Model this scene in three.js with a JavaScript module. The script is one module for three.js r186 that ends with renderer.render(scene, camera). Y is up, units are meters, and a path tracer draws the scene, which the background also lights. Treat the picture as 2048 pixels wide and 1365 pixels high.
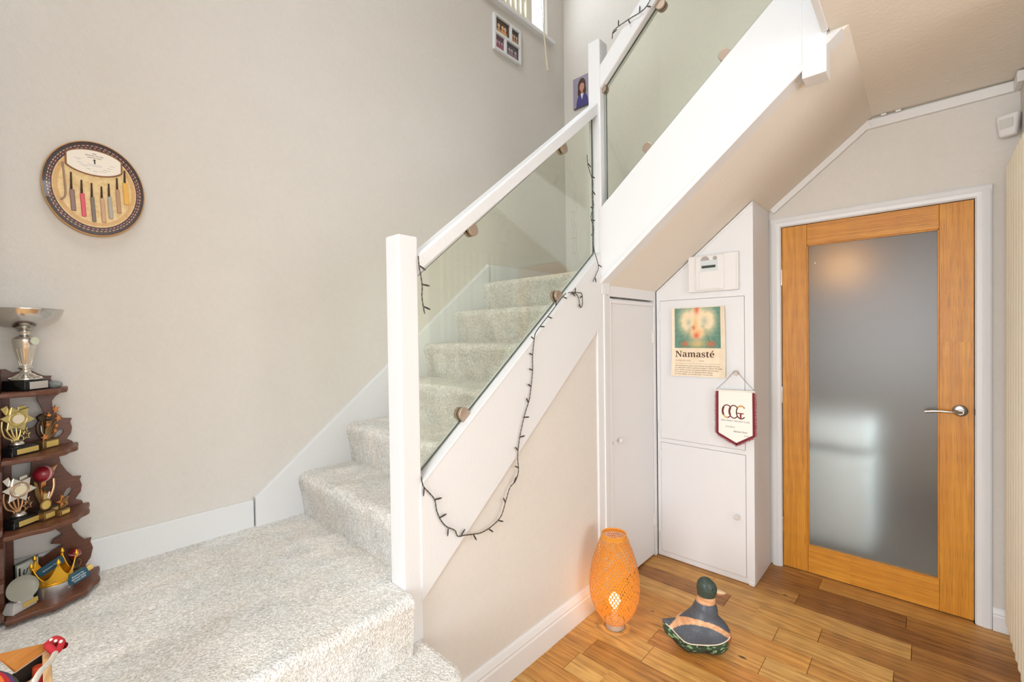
import * as THREE from 'three';
import { RoundedBoxGeometry } from 'three/addons/geometries/RoundedBoxGeometry.js';
import { MarchingCubes } from 'three/addons/objects/MarchingCubes.js';
import { RectAreaLightUniformsLib } from 'three/addons/lights/RectAreaLightUniformsLib.js';
import { mergeGeometries, mergeVertices, toCreasedNormals } from 'three/addons/utils/BufferGeometryUtils.js';

// ---------------------------------------------------------------- camera, lights, exposure
// Room axes: u runs along the stair wall away from the viewer (z = -u), v runs left across it (x = -v), y is up, metres.
const scene = new THREE.Scene();
scene.background = new THREE.Color(0.5, 0.55, 0.6);
const camera = new THREE.PerspectiveCamera(2 * Math.atan(682.5 / 894.4) * 180 / Math.PI, 2048 / 1365, 0.02, 60);
camera.position.set(0, 1.36, 0);
camera.rotation.order = 'YXZ';
camera.rotation.set(-0.770 * Math.PI / 180, 42.83 * Math.PI / 180, -0.789 * Math.PI / 180);
const renderer = new THREE.WebGLRenderer({ antialias: true });
renderer.toneMapping = THREE.LinearToneMapping;
renderer.toneMappingExposure = 0.95;
renderer.shadowMap.enabled = true;
RectAreaLightUniformsLib.init();

function areaLight(name, color, intensity, w, h, from, towards) {
  const l = new THREE.RectAreaLight(color, intensity, w, h);
  l.name = name; l.position.set(...from); l.lookAt(...towards); scene.add(l);
  return l;
}
const DAY = new THREE.Color(0.905, 0.975, 1.06), WARM = new THREE.Color(0.95, 0.98, 1.02);
areaLight('unseen_side_window', DAY, 4.1, 2.2, 1.7, [2.92, 1.55, -0.45], [-2, 1.55, -0.45]);          // unseen glazed screen right of the viewer, placed to light the left wall
areaLight('unseen_front_window', DAY, 9.6, 1.9, 1.7, [-0.25, 1.35, 2.13], [-0.25, 1.2, 0]);             // unseen window behind the viewer, placed to light cupboards and door wall
areaLight('stair_window', DAY, 4.0, 0.58, 0.9, [-2.10, 4.12, -2.42], [0, 4.0, -2.42]);         // window high on the stair wall
areaLight('unseen_upstairs_lamp', WARM, 21.0, 0.8, 0.8, [-1.15, 4.86, -0.25], [-1.15, 0, -0.25]);  // out of view, placed to light the stairs and left wall
areaLight('unseen_hall_lamp', WARM, 10.5, 0.42, 0.42, [0.02, 2.36, 0.1], [0.02, 0, 0.1]);  // out of view, lights the floor and, by bounce, the ceiling

// ---------------------------------------------------------------- helpers
const rng = (s) => () => { s = (s + 0x6d2b79f5) | 0; let t = Math.imul(s ^ (s >>> 15), 1 | s); t = (t + Math.imul(t ^ (t >>> 7), 61 | t)) ^ t; return ((t ^ (t >>> 14)) >>> 0) / 4294967296; };
const lerp = (a, b, t) => a + (b - a) * t, clamp = (x, a = 0, b = 1) => Math.min(b, Math.max(a, x));
const smooth = (a, b, x) => { const t = clamp((x - a) / (b - a)); return t * t * (3 - 2 * t); };
const V = (u, v, y) => new THREE.Vector3(-v, y, -u);
const used = {};
function numbered(name) { const n = used[name] = (used[name] ?? -1) + 1; return n ? name + '_' + String(n).padStart(3, '0') : name; }
function tag(o, label, category, group, kind) {
  if (label) o.userData.label = label; if (category) o.userData.category = category;
  if (group) o.userData.group = group; if (kind) o.userData.kind = kind;
  return o;
}
function part(name, geo, mat, parent) {
  const m = new THREE.Mesh(geo, mat); m.name = name; m.castShadow = m.receiveShadow = true; parent.add(m); return m;
}
function thing(name, label, category, pos = [0, 0, 0], turn = 0, group) {
  const g = new THREE.Group(); g.name = numbered(name); g.position.set(...pos); g.rotation.y = turn; scene.add(g);
  return tag(g, label, category, group);
}
function single(name, label, category, geo, mat, pos = [0, 0, 0], turn = 0, group) {
  const m = part(numbered(name), geo, mat, scene); m.position.set(...pos); m.rotation.y = turn; return tag(m, label, category, group);
}
function struct(name, label, geo, mat) {
  const o = geo ? part(name, geo, mat, scene) : new THREE.Group(); o.name = name; scene.add(o); return tag(o, label, null, null, 'structure');
}
// texture coordinates in metres on every face; along = axis that carries the grain (becomes the first coordinate)
function metres(geo, along = null, off = [0, 0]) {
  const g = geo.index ? geo.toNonIndexed() : geo, p = g.attributes.position, uv = new Float32Array(p.count * 2), a = new THREE.Vector3(), b = new THREE.Vector3(), c = new THREE.Vector3(), n = new THREE.Vector3();
  for (let i = 0; i < p.count; i += 3) {
    a.fromBufferAttribute(p, i); b.fromBufferAttribute(p, i + 1); c.fromBufferAttribute(p, i + 2);
    n.subVectors(b, a).cross(c.clone().sub(a));
    const ax = Math.abs(n.x), ay = Math.abs(n.y), az = Math.abs(n.z);
    let e = ax >= ay && ax >= az ? ['z', 'y'] : ay >= az ? ['x', 'z'] : ['x', 'y'];
    if (along && e[1] === along) e = [e[1], e[0]];
    [a, b, c].forEach((q, k) => { uv[(i + k) * 2] = q[e[0]] + off[0]; uv[(i + k) * 2 + 1] = q[e[1]] + off[1]; });
  }
  g.setAttribute('uv', new THREE.BufferAttribute(uv, 2));
  return g;
}
const rbox = (w, h, d, r = 0.003, along) => metres(new RoundedBoxGeometry(w, h, d, 2, Math.min(r, w / 2.01, h / 2.01, d / 2.01)), along);
function room(u0, u1, v0, v1, y0, y1, r = 0.002, along) {          // a box given by its room coordinates
  const g = new RoundedBoxGeometry(Math.abs(v1 - v0), Math.abs(y1 - y0), Math.abs(u1 - u0), 2, r);
  return metres(g.translate(-(v0 + v1) / 2, (y0 + y1) / 2, -(u0 + u1) / 2), along);
}
function shapeOf(pts, holes = []) {
  const s = new THREE.Shape(pts.map((p) => new THREE.Vector2(...p)));
  for (const h of holes) s.holes.push(new THREE.Path(h.map((p) => new THREE.Vector2(...p))));
  return s;
}
const extrude = (shape, depth, b = 0, seg = 12) => new THREE.ExtrudeGeometry(shape, { depth: depth - 2 * b, bevelEnabled: b > 0, bevelSize: b, bevelThickness: b, bevelOffset: -b, bevelSegments: 2, curveSegments: seg }).translate(0, 0, b);
// profiles given as [u, y], swept across v; as [v, y], swept along u; as [u, v], swept up y
const acrossV = (pts, v0, v1, b = 0, holes = [], along) => metres(extrude(shapeOf(pts.map(([u, y]) => [-u, y]), holes.map((h) => h.map(([u, y]) => [-u, y]))), v1 - v0, b).rotateY(-Math.PI / 2).translate(-v0, 0, 0), along);
const alongU = (pts, u0, u1, b = 0, holes = [], along) => metres(extrude(shapeOf(pts.map(([v, y]) => [-v, y]), holes.map((h) => h.map(([v, y]) => [-v, y]))), u1 - u0, b).translate(0, 0, -u1), along);
const upY = (pts, y0, y1, b = 0, along) => metres(extrude(shapeOf(pts.map(([u, v]) => [-v, u])), y1 - y0, b).rotateX(-Math.PI / 2).translate(0, y0, 0), along);
const lathe = (pts, seg = 40) => new THREE.LatheGeometry(pts.map((p) => new THREE.Vector2(...p)), seg);
const tube = (pts, r, seg = 60, rad = 8, closed = false) => new THREE.TubeGeometry(new THREE.CatmullRomCurve3(pts.map((p) => p.isVector3 ? p : new THREE.Vector3(...p)), closed), seg, r, rad, closed);
const star = (n, R, r, turn = Math.PI / 2) => Array.from({ length: 2 * n }, (_, i) => { const a = turn + i * Math.PI / n, q = i % 2 ? r : R; return [q * Math.cos(a), q * Math.sin(a)]; });
const circle = (r, n = 32, cx = 0, cy = 0, k = 1) => Array.from({ length: n }, (_, i) => [cx + r * Math.cos(i * 2 * Math.PI / n), cy + k * r * Math.sin(i * 2 * Math.PI / n)]);

// ---------------------------------------------------------------- textures
function lattice(seed, n) { const r = rng(seed), a = new Float32Array(n * n); for (let i = 0; i < n * n; i++) a[i] = r(); return (x, y) => { const ix = Math.floor(x), iy = Math.floor(y), fx = x - ix, fy = y - iy, s = fx * fx * (3 - 2 * fx), t = fy * fy * (3 - 2 * fy), m = (q) => ((q % n) + n) % n; const A = a[m(iy) * n + m(ix)], B = a[m(iy) * n + m(ix + 1)], C = a[m(iy + 1) * n + m(ix)], D = a[m(iy + 1) * n + m(ix + 1)]; return A + (B - A) * s + (C - A) * t + (A - B - C + D) * s * t; }; }
const N64 = lattice(7, 64), N128 = lattice(19, 128), N256 = lattice(31, 256), N16 = lattice(3, 16);
function texture(w, h, f, srgb = true) {      // f(x, y) in 0..1 gives [r, g, b] in 0..1
  const d = new Uint8Array(w * h * 4);
  for (let y = 0; y < h; y++) for (let x = 0; x < w; x++) { const c = f(x / w, y / h), i = (y * w + x) * 4; d[i] = clamp(c[0]) * 255; d[i + 1] = clamp(c[1]) * 255; d[i + 2] = clamp(c[2]) * 255; d[i + 3] = 255; }
  const t = new THREE.DataTexture(d, w, h); t.wrapS = t.wrapT = THREE.RepeatWrapping; t.magFilter = THREE.LinearFilter; t.minFilter = THREE.LinearMipmapLinearFilter; t.generateMipmaps = true;
  if (srgb) t.colorSpace = THREE.SRGBColorSpace; t.needsUpdate = true; return t;
}
const sized = (t, w, h = w) => { t.repeat.set(1 / w, 1 / h); return t; };
const rgb = (h) => [(h >> 16 & 255) / 255, (h >> 8 & 255) / 255, (h & 255) / 255];
const mix3 = (a, b, t) => [lerp(a[0], b[0], t), lerp(a[1], b[1], t), lerp(a[2], b[2], t)];
function canvasTexture(w, h, draw) {
  const c = document.createElement('canvas'); c.width = w; c.height = h; draw(c.getContext('2d'), w, h);
  const t = new THREE.CanvasTexture(c); t.colorSpace = THREE.SRGBColorSpace; t.magFilter = THREE.LinearFilter; return t;
}
const std = (o) => new THREE.MeshStandardMaterial(o), phys = (o) => new THREE.MeshPhysicalMaterial(o);

// carpet: looped greige pile, worn paler in streaks, with a coarse tuft relief
const carpetMap = sized(texture(1024, 1024, (x, y) => {
  const big = N16(x * 16, y * 16) * 0.6 + N64(x * 64, y * 64) * 0.4, mid = N128(x * 128 + 9, y * 128), fine = N256(x * 256, y * 256) * 0.55 + N256(x * 512 + 40.5, y * 512) * 0.45;
  const k = (big - 0.5) * 0.05 + (N16(x * 16 + y * 5, y * 5 - x * 2) - 0.5) * 0.06 + smooth(0.66, 0.9, N64(x * 20 + 5, y * 9)) * 0.04 + (mid - 0.5) * 0.05 + (fine - 0.5) * 0.30, warm = (N16(x * 16 + 3, y * 16) - 0.5) * 0.02;
  return [0.858 + k + warm, 0.845 + k, 0.818 + k - warm];
}), 1.1);
const carpetBump = sized(texture(512, 512, (x, y) => { const n = N256(x * 256, y * 256) * 0.45 + N128(x * 128 + 11, y * 128) * 0.55; return [n, n, n]; }, false), 0.5);
const carpet = phys({ name: 'carpet', map: carpetMap, bumpMap: carpetBump, bumpScale: 0.0045, roughness: 1, sheen: 0.25, sheenRoughness: 0.8, sheenColor: new THREE.Color(1, 0.98, 0.94) });

// painted plaster
const plasterMap = sized(texture(512, 512, (x, y) => { const k = (N16(x * 16, y * 16) - 0.5) * 0.007 + (N128(x * 128, y * 128) - 0.5) * 0.010; return [0.852 + k, 0.832 + k, 0.800 + k]; }), 1.7);
const plasterBump = sized(texture(512, 512, (x, y) => { const n = N64(x * 64, y * 64) * 0.5 + N256(x * 256, y * 256) * 0.5; return [n, n, n]; }, false), 0.9);
const wallPaint = std({ name: 'wall_paint', map: plasterMap, bumpMap: plasterBump, bumpScale: 0.0006, roughness: 0.82 });
const lightenedPaint = std({ name: 'lightened_wall_paint', color: '#e6dfd3', bumpMap: plasterBump, bumpScale: 0.0006, roughness: 0.85 });  // wall paint lightened for soffit and ceiling, making up for missing light
const ceilingPaint = std({ name: 'ceiling_paint', color: '#efece6', bumpMap: plasterBump, bumpScale: 0.0006, roughness: 0.9 });
const brushBump = sized(texture(256, 256, (x, y) => { const n = N64(x * 64, y * 16) * 0.5 + N256(x * 256, y * 32) * 0.5; return [n, n, n]; }, false), 0.35);
const whitePaint = phys({ name: 'white_gloss_paint', color: '#e1e2e2', roughness: 0.38, bumpMap: brushBump, bumpScale: 0.0003 });
const doorWhite = phys({ name: 'white_cupboard_paint', color: '#e2e2e2', roughness: 0.45, bumpMap: brushBump, bumpScale: 0.0003 });
const plastic = std({ name: 'white_plastic', color: '#e4e2df', roughness: 0.42 });

// oak: grain along the first texture coordinate
function oakMap(seed, light, dark, poreDepth, w, h, nk = 3) {
  const n = lattice(seed, 64), n2 = lattice(seed + 5, 256), n3 = lattice(seed + 9, 16), L = rgb(light), D = rgb(dark), r = rng(seed + 2), knots = Array.from({ length: nk }, () => [r(), r(), 0.0025 + r() * 0.005]);
  return sized(texture(2048, 512, (x, y) => {
    const wob = n3(x * 8, y * 16) * 0.11 + n(x * 16, y * 16) * 0.015, ring = Math.sin((y + wob) * 2 * Math.PI * 11 + n3(x * 8, y * 8) * 5) * 0.5 + 0.5;
    const streak = n2(x * 8, y * 256) * 0.45 + n2(x * 16 + 70, y * 128) * 0.25 + n(x * 6, y * 64) * 0.3, pore = smooth(0.74, 0.95, n2(x * 22 + 3, y * 512)) * poreDepth;
    let t = clamp(ring * 0.34 + streak * 0.70 - 0.08 + (n3(x * 5 + 2, y * 3) - 0.5) * 0.45), c = mix3(L, D, t);
    let k = 1 - pore; for (const [kx, ky, kr] of knots) { const dx = (x - kx) * w, dy = (y - ky) * h, d = Math.hypot(dx * 0.45, dy); k *= 1 - 0.6 * (1 - smooth(kr * 0.5, kr * 1.6, d)); }
    return [c[0] * k, c[1] * k, c[2] * k];
  }), w, h);
}
const floorOak = oakMap(101, 0xe0b26a, 0xae7a3a, 0.38, 2.2, 0.55), floorOak2 = oakMap(212, 0xd6a662, 0x9c6c34, 0.48, 2.2, 0.55), doorOak = oakMap(333, 0xde9a30, 0xc0781b, 0.18, 2.0, 0.5, 0);
const oakBump = sized(texture(1024, 256, (x, y) => { const n = 1 - smooth(0.7, 0.95, N256(x * 64, y * 256)) * 0.8; return [n, n, n]; }, false), 1.2, 0.3);
const plankMats = [['#ffffff', floorOak], ['#faf2e6', floorOak], ['#fff0da', floorOak], ['#eadccb', floorOak2], ['#dccab8', floorOak2], ['#fff6e8', floorOak2], ['#c9b3a2', floorOak2], ['#ffe6c8', floorOak2]].map(([c, m], i) => std({ name: 'oak_plank_' + i, color: c, map: m, bumpMap: oakBump, bumpScale: 0.0006, roughness: 0.46 }));
const doorOakMat = phys({ name: 'oiled_oak', map: doorOak, bumpMap: oakBump, bumpScale: 0.0003, roughness: 0.42 });
const walnutMap = sized(texture(512, 256, (x, y) => { const t = N64(x * 12, y * 64) * 0.5 + N256(x * 24, y * 256) * 0.5; return mix3(rgb(0x7a4a32), rgb(0x4d2b1c), t); }), 0.3, 0.15);
const walnut = std({ name: 'dark_stained_wood', map: walnutMap, roughness: 0.42 });
const chrome = std({ name: 'chrome', color: '#c9c6c1', metalness: 1, roughness: 0.18 });
const nickel = std({ name: 'brushed_bronze', color: '#b3a08f', metalness: 0.7, roughness: 0.42 });
const glassPane = phys({ name: 'stair_glass', color: '#fbfdf7', transmission: 1, thickness: 0, roughness: 0.01, ior: 1.5 });
const glassEdge = std({ name: 'glass_edge', color: '#2f4438', roughness: 0.2 });
const black = std({ name: 'black_lacquer', color: '#121413', roughness: 0.2 });
const acrylic = phys({ name: 'clear_acrylic', color: '#f6f3f0', transmission: 0.55, thickness: 0, roughness: 0.12, ior: 1.49 });

// ---------------------------------------------------------------- room shell
const UW = 2.94, VL = 2.12, VR = -0.30, UF = -2.2, TOP = 4.95, HC = 2.44, LAND = 0.56, VS = 1.215;
// far wall with the oak door opening
struct('wall_back', 'beige plaster wall holding the oak door', alongU([[VR - 0.1, 0], [-0.165, 0], [-0.165, 1.962], [0.616, 1.962], [0.616, 0], [VL + 0.1, 0], [VL + 0.1, TOP], [VR - 0.1, TOP]], UW, UW + 0.12), wallPaint);
struct('wall_left', 'tall beige stair wall with the plaque', acrossV([[UW, 0], [UW, TOP], [UF, TOP], [UF, 0]], VL, VL + 0.16, 0, [[[2.10, 3.61], [2.73, 3.61], [2.73, 4.62], [2.10, 4.62]]]), wallPaint);
struct('wall_right', 'beige side wall behind the tall radiator', room(2.08, UW, VR - 0.1, VR, 0, TOP, 0.001), wallPaint);
struct('wall_unseen_return', 'unseen wall return set back to let side light in', room(2.08, 2.18, -3.1, VR - 0.099, 0, TOP, 0.001), wallPaint);  // out of view; set back so light from the side screen passes
struct('wall_unseen_side', 'unseen side wall out of view holding the glazed screen', acrossV([[2.18, 0], [2.18, TOP], [UF, TOP], [UF, 0]], -3.1, -3.0, 0, [[[-0.70, 0.6], [1.60, 0.6], [1.60, 2.4], [-0.70, 2.4]]]), wallPaint);
struct('wall_front', 'hall wall behind the viewer', room(UF - 0.12, UF, -3.1, VL + 0.16, 0, TOP, 0.001), wallPaint);
struct('ceiling_upper', 'white ceiling over the stairwell', room(UF, UW, -3.1, VL, TOP, TOP + 0.1, 0.001), ceilingPaint);
{
  const w = struct('unseen_window_2', 'unseen glazed screen out of view, lighting the hall');
  const glow = std({ name: 'unseen_source_glow', color: '#ffffff', emissive: '#f6faff', emissiveIntensity: 1.2, roughness: 0.3 });  // glow shared by the windows and lamps out of view
  for (let k = 0; k < 3; k++) part('frosted_pane', room(-0.70 + k * 0.77 + 0.04, 0.07 + k * 0.77 - 0.04, -3.05, -3.04, 0.64, 2.36, 0.001), glow, w);
  for (let k = 0; k < 4; k++) part('mullion', room(-0.70 + k * 0.7667 - 0.035, -0.70 + k * 0.7667 + 0.035, -3.08, -3.01, 0.6, 2.4, 0.003), whitePaint, w);
  const w2 = struct('unseen_window_3', 'unseen wide window behind the viewer, lighting the hall');
  for (let k = 0; k < 2; k++) part('frosted_pane', room(UF + 0.004, UF + 0.012, -0.70 + k * 0.95 + 0.03, 0.25 + k * 0.95 - 0.03, 0.53, 2.17, 0.001), glow, w2);
  for (let k = 0; k < 3; k++) part('mullion', room(UF + 0.001, UF + 0.03, -0.70 + k * 0.95 - 0.035, -0.70 + k * 0.95 + 0.035, 0.5, 2.2, 0.003), whitePaint, w2);
  const lamp = thing('unseen_ceiling_lamp', 'unseen flush square lamp on the hall ceiling', 'lamp', [0.02, HC, 0.1]);
  part('lamp_housing', rbox(0.46, 0.05, 0.46, 0.01).translate(0, -0.026, 0), whitePaint, lamp);
  part('lamp_diffuser', rbox(0.42, 0.01, 0.42, 0.004).translate(0, -0.056, 0), glow, lamp);
  const lamp2 = thing('unseen_ceiling_lamp', 'unseen large square lamp high over the stairwell', 'lamp', [-1.15, TOP, -0.25]);
  part('lamp_housing', rbox(0.84, 0.05, 0.84, 0.01).translate(0, -0.026, 0), whitePaint, lamp2);
  part('lamp_diffuser', rbox(0.8, 0.01, 0.8, 0.004).translate(0, -0.056, 0), glow, lamp2);
}
struct('ceiling', 'flat beige hall ceiling beside the stairwell', upY([[UF, -3.0], [2.08, -3.0], [2.08, VR], [UW, VR], [UW, 0.20], [1.99, 0.20], [1.99, 0.255], [-1.0, 0.255], [-1.0, VL], [UF, VL]], HC, HC + 0.2), lightenedPaint);
struct('trim_1', 'white apron board edging the stairwell opening', room(-1.0, 1.955, 0.255, 0.275, HC - 0.01, 2.72, 0.003), whitePaint);
// sloping soffit under the upper flight
const soff = (v) => 2.44 - 0.82 * (v - 0.20);
struct('ceiling_slope', 'beige sloping soffit under the upper flight', alongU([[0.19, soff(0.19)], [1.24, soff(1.24)], [1.24, soff(1.24) + 0.06], [0.19, soff(0.19) + 0.06]], 1.985, UW, 0), lightenedPaint);
struct('wall_under_stairs', 'beige triangular wall below the white stair string', acrossV([[0.80, 0], [1.96, 0], [1.96, 1.60], [0.80, 0.60]], VS, VS + 0.07), wallPaint);
struct('wall_nib', 'short wall return behind the corner shelf', room(-0.175, -0.077, 1.79, VL, 0.5, 2.9, 0.001), wallPaint);
struct('wall_nook', 'wall closing the landing beside the stairs', room(-0.80, -0.70, 1.0, VL, 0, TOP, 0.001), wallPaint);

// oak plank floor: each plank in view is a board of its own
const floor = struct('floor', 'honey oak plank floor of the hall');
part('subfloor', room(UF, UW + 0.1, -3.1, VL, -0.08, -0.014, 0.001), std({ name: 'subfloor', color: '#3a2a1c', roughness: 0.9 }), floor);
{
  const r = rng(55), w = 0.1235, joints = { 0: [0.42, -0.9], 1: [0.07, 1.0], 2: [0.482, -0.32], 3: [0.048, 0.86], 4: [0.35, 0.74], 5: [0.498, 0.096], 6: [0.35, -0.2], 7: [0.493, 0.02] };
  const tone = { '0': [1, 4, 0], '1': [3, 6, 0, 2], '2': [6, 3, 2], '3': [4, 0, 1], '4': [3, 1, 6], '5': [4, 0, 0], '6': [3, 5, 2], '7': [7, 0, 2] };
  for (let row = 0; row < 17; row++) {
    const u1 = 2.930 - row * w, u0 = u1 - w, cuts = (joints[row] ?? [r() * 0.7 - 0.2, 0.65 + r() * 0.5]).filter((v) => v > VR && v < 1.2).sort((a, b) => a - b);
    const ends = [VR, ...cuts, 1.24];
    for (let k = 0; k + 1 < ends.length; k++) {
      const a = ends[k], b = ends[k + 1], g = new THREE.BoxGeometry(b - a - 0.0020, 0.016, w - 0.0020);
      const p = part('plank', metres(g, 'x', [r() * 2, Math.floor(r() * 4) * 0.137 + 0.01]), plankMats[tone[row]?.[k] ?? [0, 1, 2, 7, 5, 0, 3, 2][Math.floor(r() * 8)]], floor);
      p.position.set(-(a + b) / 2, -0.008 + (r() - 0.5) * 0.0006, -(u0 + u1) / 2);
    }
  }
  part('plank', metres(new THREE.BoxGeometry(5.12, 0.016, 0.83 + 2.2), 'x').translate(0.44, -0.008, -(0.83 - 2.2) / 2), plankMats[0], floor);
  part('plank', metres(new THREE.BoxGeometry(2.7, 0.016, 1.26), 'x').translate(1.654, -0.008, -1.46), plankMats[2], floor);
  part('plank', metres(new THREE.BoxGeometry(0.77, 0.016, 0.13), 'x', [0.3, 0.2]).translate(-0.226, -0.0082, -2.995), plankMats[1], floor);
}

// skirting boards
const skirt = (h) => [[0, 0], [0.018, 0], [0.018, h * 0.66], [0.014, h * 0.72], [0.016, h * 0.78], [0.009, h * 0.94], [0.004, h], [0, h]];
function skirting(name, label, h, from, to) {      // from / to are [u, v]; the moulding stands to the right of the run
  const a = V(from[0], from[1], 0), b = V(to[0], to[1], 0), len = a.distanceTo(b), g = extrude(shapeOf(skirt(h)), len);
  const m = struct(name, label, metres(g), whitePaint); m.position.copy(a); m.lookAt(b); return m;
}
skirting('baseboard_stairs', 'white moulded skirting along the wall under the stairs', 0.132, [1.925, VS], [0.6, VS]);
skirting('baseboard_back', 'short white skirting between door casing and radiator', 0.10, [UW, VR], [UW, -0.218]);
skirting('baseboard_right', 'white skirting behind the radiator', 0.10, [0.5, VR], [UW, VR]);
struct('baseboard_left', 'plain white skirting along the carpeted landing', room(-0.7, 0.636, VL - 0.02, VL, LAND - 0.02, 0.672, 0.003), whitePaint);
struct('baseboard_upper', 'white skirting round the upper landing', mergeGeometries([room(2.04, UW, VL - 0.02, VL, 1.69, 1.825, 0.003), room(UW - 0.02, UW, 1.22, VL - 0.02, 1.69, 1.86, 0.003)]), whitePaint);

// ---------------------------------------------------------------- staircase
const RISE = 0.19, GO = 0.2335, U0 = 0.815, NOSE = 0.036;
function stepProfile(u, y, depth) {          // rounded carpeted nosing at (u, y)
  const p = [[u + 0.026, y - RISE - 0.02], [u + 0.024, y - RISE + 0.01], [u + 0.010, y - 0.085], [u + 0.002, y - 0.050]];
  for (let i = 0; i <= 8; i++) { const a = Math.PI + i / 8 * -Math.PI / 2 - 0.1; p.push([u + NOSE + NOSE * Math.cos(a), y - NOSE + NOSE * Math.sin(a)]); }
  p.push([u + depth, y], [u + depth, y - RISE - 0.02]);
  return p;
}
const stairs = thing('staircase', 'carpeted lower flight with white strings rising along the wall', 'staircase');
for (let k = 1; k <= 5; k++) part('step', acrossV(stepProfile(U0 + (k - 1) * GO, LAND + RISE * k, GO + 0.06), 1.262, 2.092, 0.004), carpet, stairs);
part('step', acrossV(stepProfile(U0 + 5 * GO, LAND + RISE * 6, UW - U0 - 5 * GO - 0.02), 1.262, 2.092, 0.004), carpet, stairs);
part('wall_string', acrossV([[0.640, LAND - 0.02], [0.640, 0.683], [2.045, 1.818], [2.045, 1.42], [1.02, LAND - 0.02]], 2.088, VL, 0.003), whitePaint, stairs);
const strLo = (u) => 0.504 + 0.816 * (u - 0.864), strHi = (u) => 0.889 + 0.80 * (u - 0.871);
part('outer_string', acrossV([[0.852, strLo(0.852)], [0.852, strHi(0.852)], [1.972, strHi(1.972)], [1.972, strLo(1.972)]], VS - 0.012, 1.262, 0.003), whitePaint, stairs);
part('string_cap', acrossV([[0.855, strHi(0.855) - 0.004], [1.97, strHi(1.97) - 0.004], [1.97, strHi(1.97) + 0.006], [0.855, strHi(0.855) + 0.006]], VS - 0.014, 1.264, 0.002), whitePaint, stairs);

// quarter landing and the two bottom steps, carpeted, climbed from the hall
const lower = thing('entrance_steps', 'carpeted landing and bottom steps turning up from the hall', 'steps');
const edgeRound = (v, y, r) => Array.from({ length: 9 }, (_, i) => { const a = -i / 8 * (Math.PI / 2) + Math.PI / 2; return [v + r - r * Math.sin(a + Math.PI / 2) , y - r + r * Math.cos(a - Math.PI / 2)]; });
function flat(v, y, back, bottom, r = 0.028) {   // [v, y] profile: rounded front edge at v (viewer's side is smaller v)
  const p = [[back, y], [v + r, y]];
  for (let i = 1; i <= 8; i++) { const a = Math.PI / 2 + i / 8 * Math.PI / 2; p.push([v + r + r * Math.cos(a), y - r + r * Math.sin(a)]); }
  p.push([v + 0.004, y - r - 0.02], [v + 0.018, bottom], [back, bottom]);
  return p.reverse();
}
part('landing', alongU(flat(1.150, LAND, 1.35, 0.30), -0.70, 0.786), carpet, lower);
part('landing', alongU([[1.284, 0.30], [1.284, LAND], [1.35, LAND], [1.35, 0.30]].reverse(), 0.786, 0.88), carpet, lower);
part('landing', alongU([[1.35, 0.30], [1.35, LAND], [VL, LAND], [VL, 0.30]].reverse(), -0.70, 0.88), carpet, lower);
function bullnose(v0, v1, uEnd, y, h) {          // low step with a rounded free end
  const pts = [[-0.70, v1], [uEnd, v1]], r = 0.10;
  for (let i = 0; i <= 10; i++) { const a = i / 10 * Math.PI / 2; pts.push([uEnd - 0.05 * (i / 10) - r + r * Math.cos(a), v0 + r - r * Math.sin(a)]); }
  pts.push([-0.70, v0]);
  return metres(extrude(shapeOf(pts.map(([u, v]) => [-v, u])), h, 0.022, 12).rotateX(-Math.PI / 2).translate(0, y - h, 0));
}
part('step', bullnose(0.93, 1.24, 0.858, 0.375, 0.2), carpet, lower);
part('step', bullnose(0.68, 1.24, 0.90, 0.188, 0.188), carpet, lower);

// ---------------------------------------------------------------- balustrades
const slopeLen = Math.hypot(1, 0.81);
function clampGeo() {      // D-shaped glass clamp, flat side at x = 0, round side towards -x, thickness in z
  const s = new THREE.Shape(); s.moveTo(0.006, -0.020); s.lineTo(-0.018, -0.020); s.absarc(-0.018, 0, 0.020, -Math.PI / 2, Math.PI / 2, true); s.lineTo(0.006, 0.020); s.lineTo(0.006, -0.020);
  return mergeGeometries([extrude(s, 0.013, 0.002).translate(0, 0, 0.0045), extrude(s, 0.013, 0.002).translate(0, 0, -0.0175)].map((g) => metres(g)));
}
const clampShape = clampGeo().scale(1.14, 1.14, 1);
function post(g, u0, u1, v0, v1, y0, y1, chamfer) {
  return part('newel_post', metres(new RoundedBoxGeometry(v1 - v0, y1 - y0, u1 - u0, 3, 0.006).translate(-(v0 + v1) / 2, (y0 + y1) / 2, -(u0 + u1) / 2)), whitePaint, g);
}
function pane(parent, geo) {     // clear sheet whose narrow edges show dark green
  const p = geo.attributes.position, faces = [], edges = [], wide = geo.userData.wide, a = new THREE.Vector3(), b = new THREE.Vector3(), c = new THREE.Vector3();
  const keep = (list) => { const g = new THREE.BufferGeometry(); for (const k of ['position', 'normal', 'uv']) { const s = geo.attributes[k], n = s.itemSize, arr = new Float32Array(list.length * 3 * n); list.forEach((t, j) => arr.set(s.array.subarray(t * n, (t + 3) * n), j * 3 * n)); g.setAttribute(k, new THREE.BufferAttribute(arr, n)); } return g; };
  for (let i = 0; i < p.count; i += 3) { a.fromBufferAttribute(p, i); b.fromBufferAttribute(p, i + 1).sub(a); c.fromBufferAttribute(p, i + 2).sub(a); b.cross(c).normalize(); (Math.abs(b[wide]) > 0.9 ? faces : edges).push(i); }
  const m = part('glass_panel', keep(faces), glassPane, parent); part('glass_edge', keep(edges), glassEdge, m); return m;
}
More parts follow.
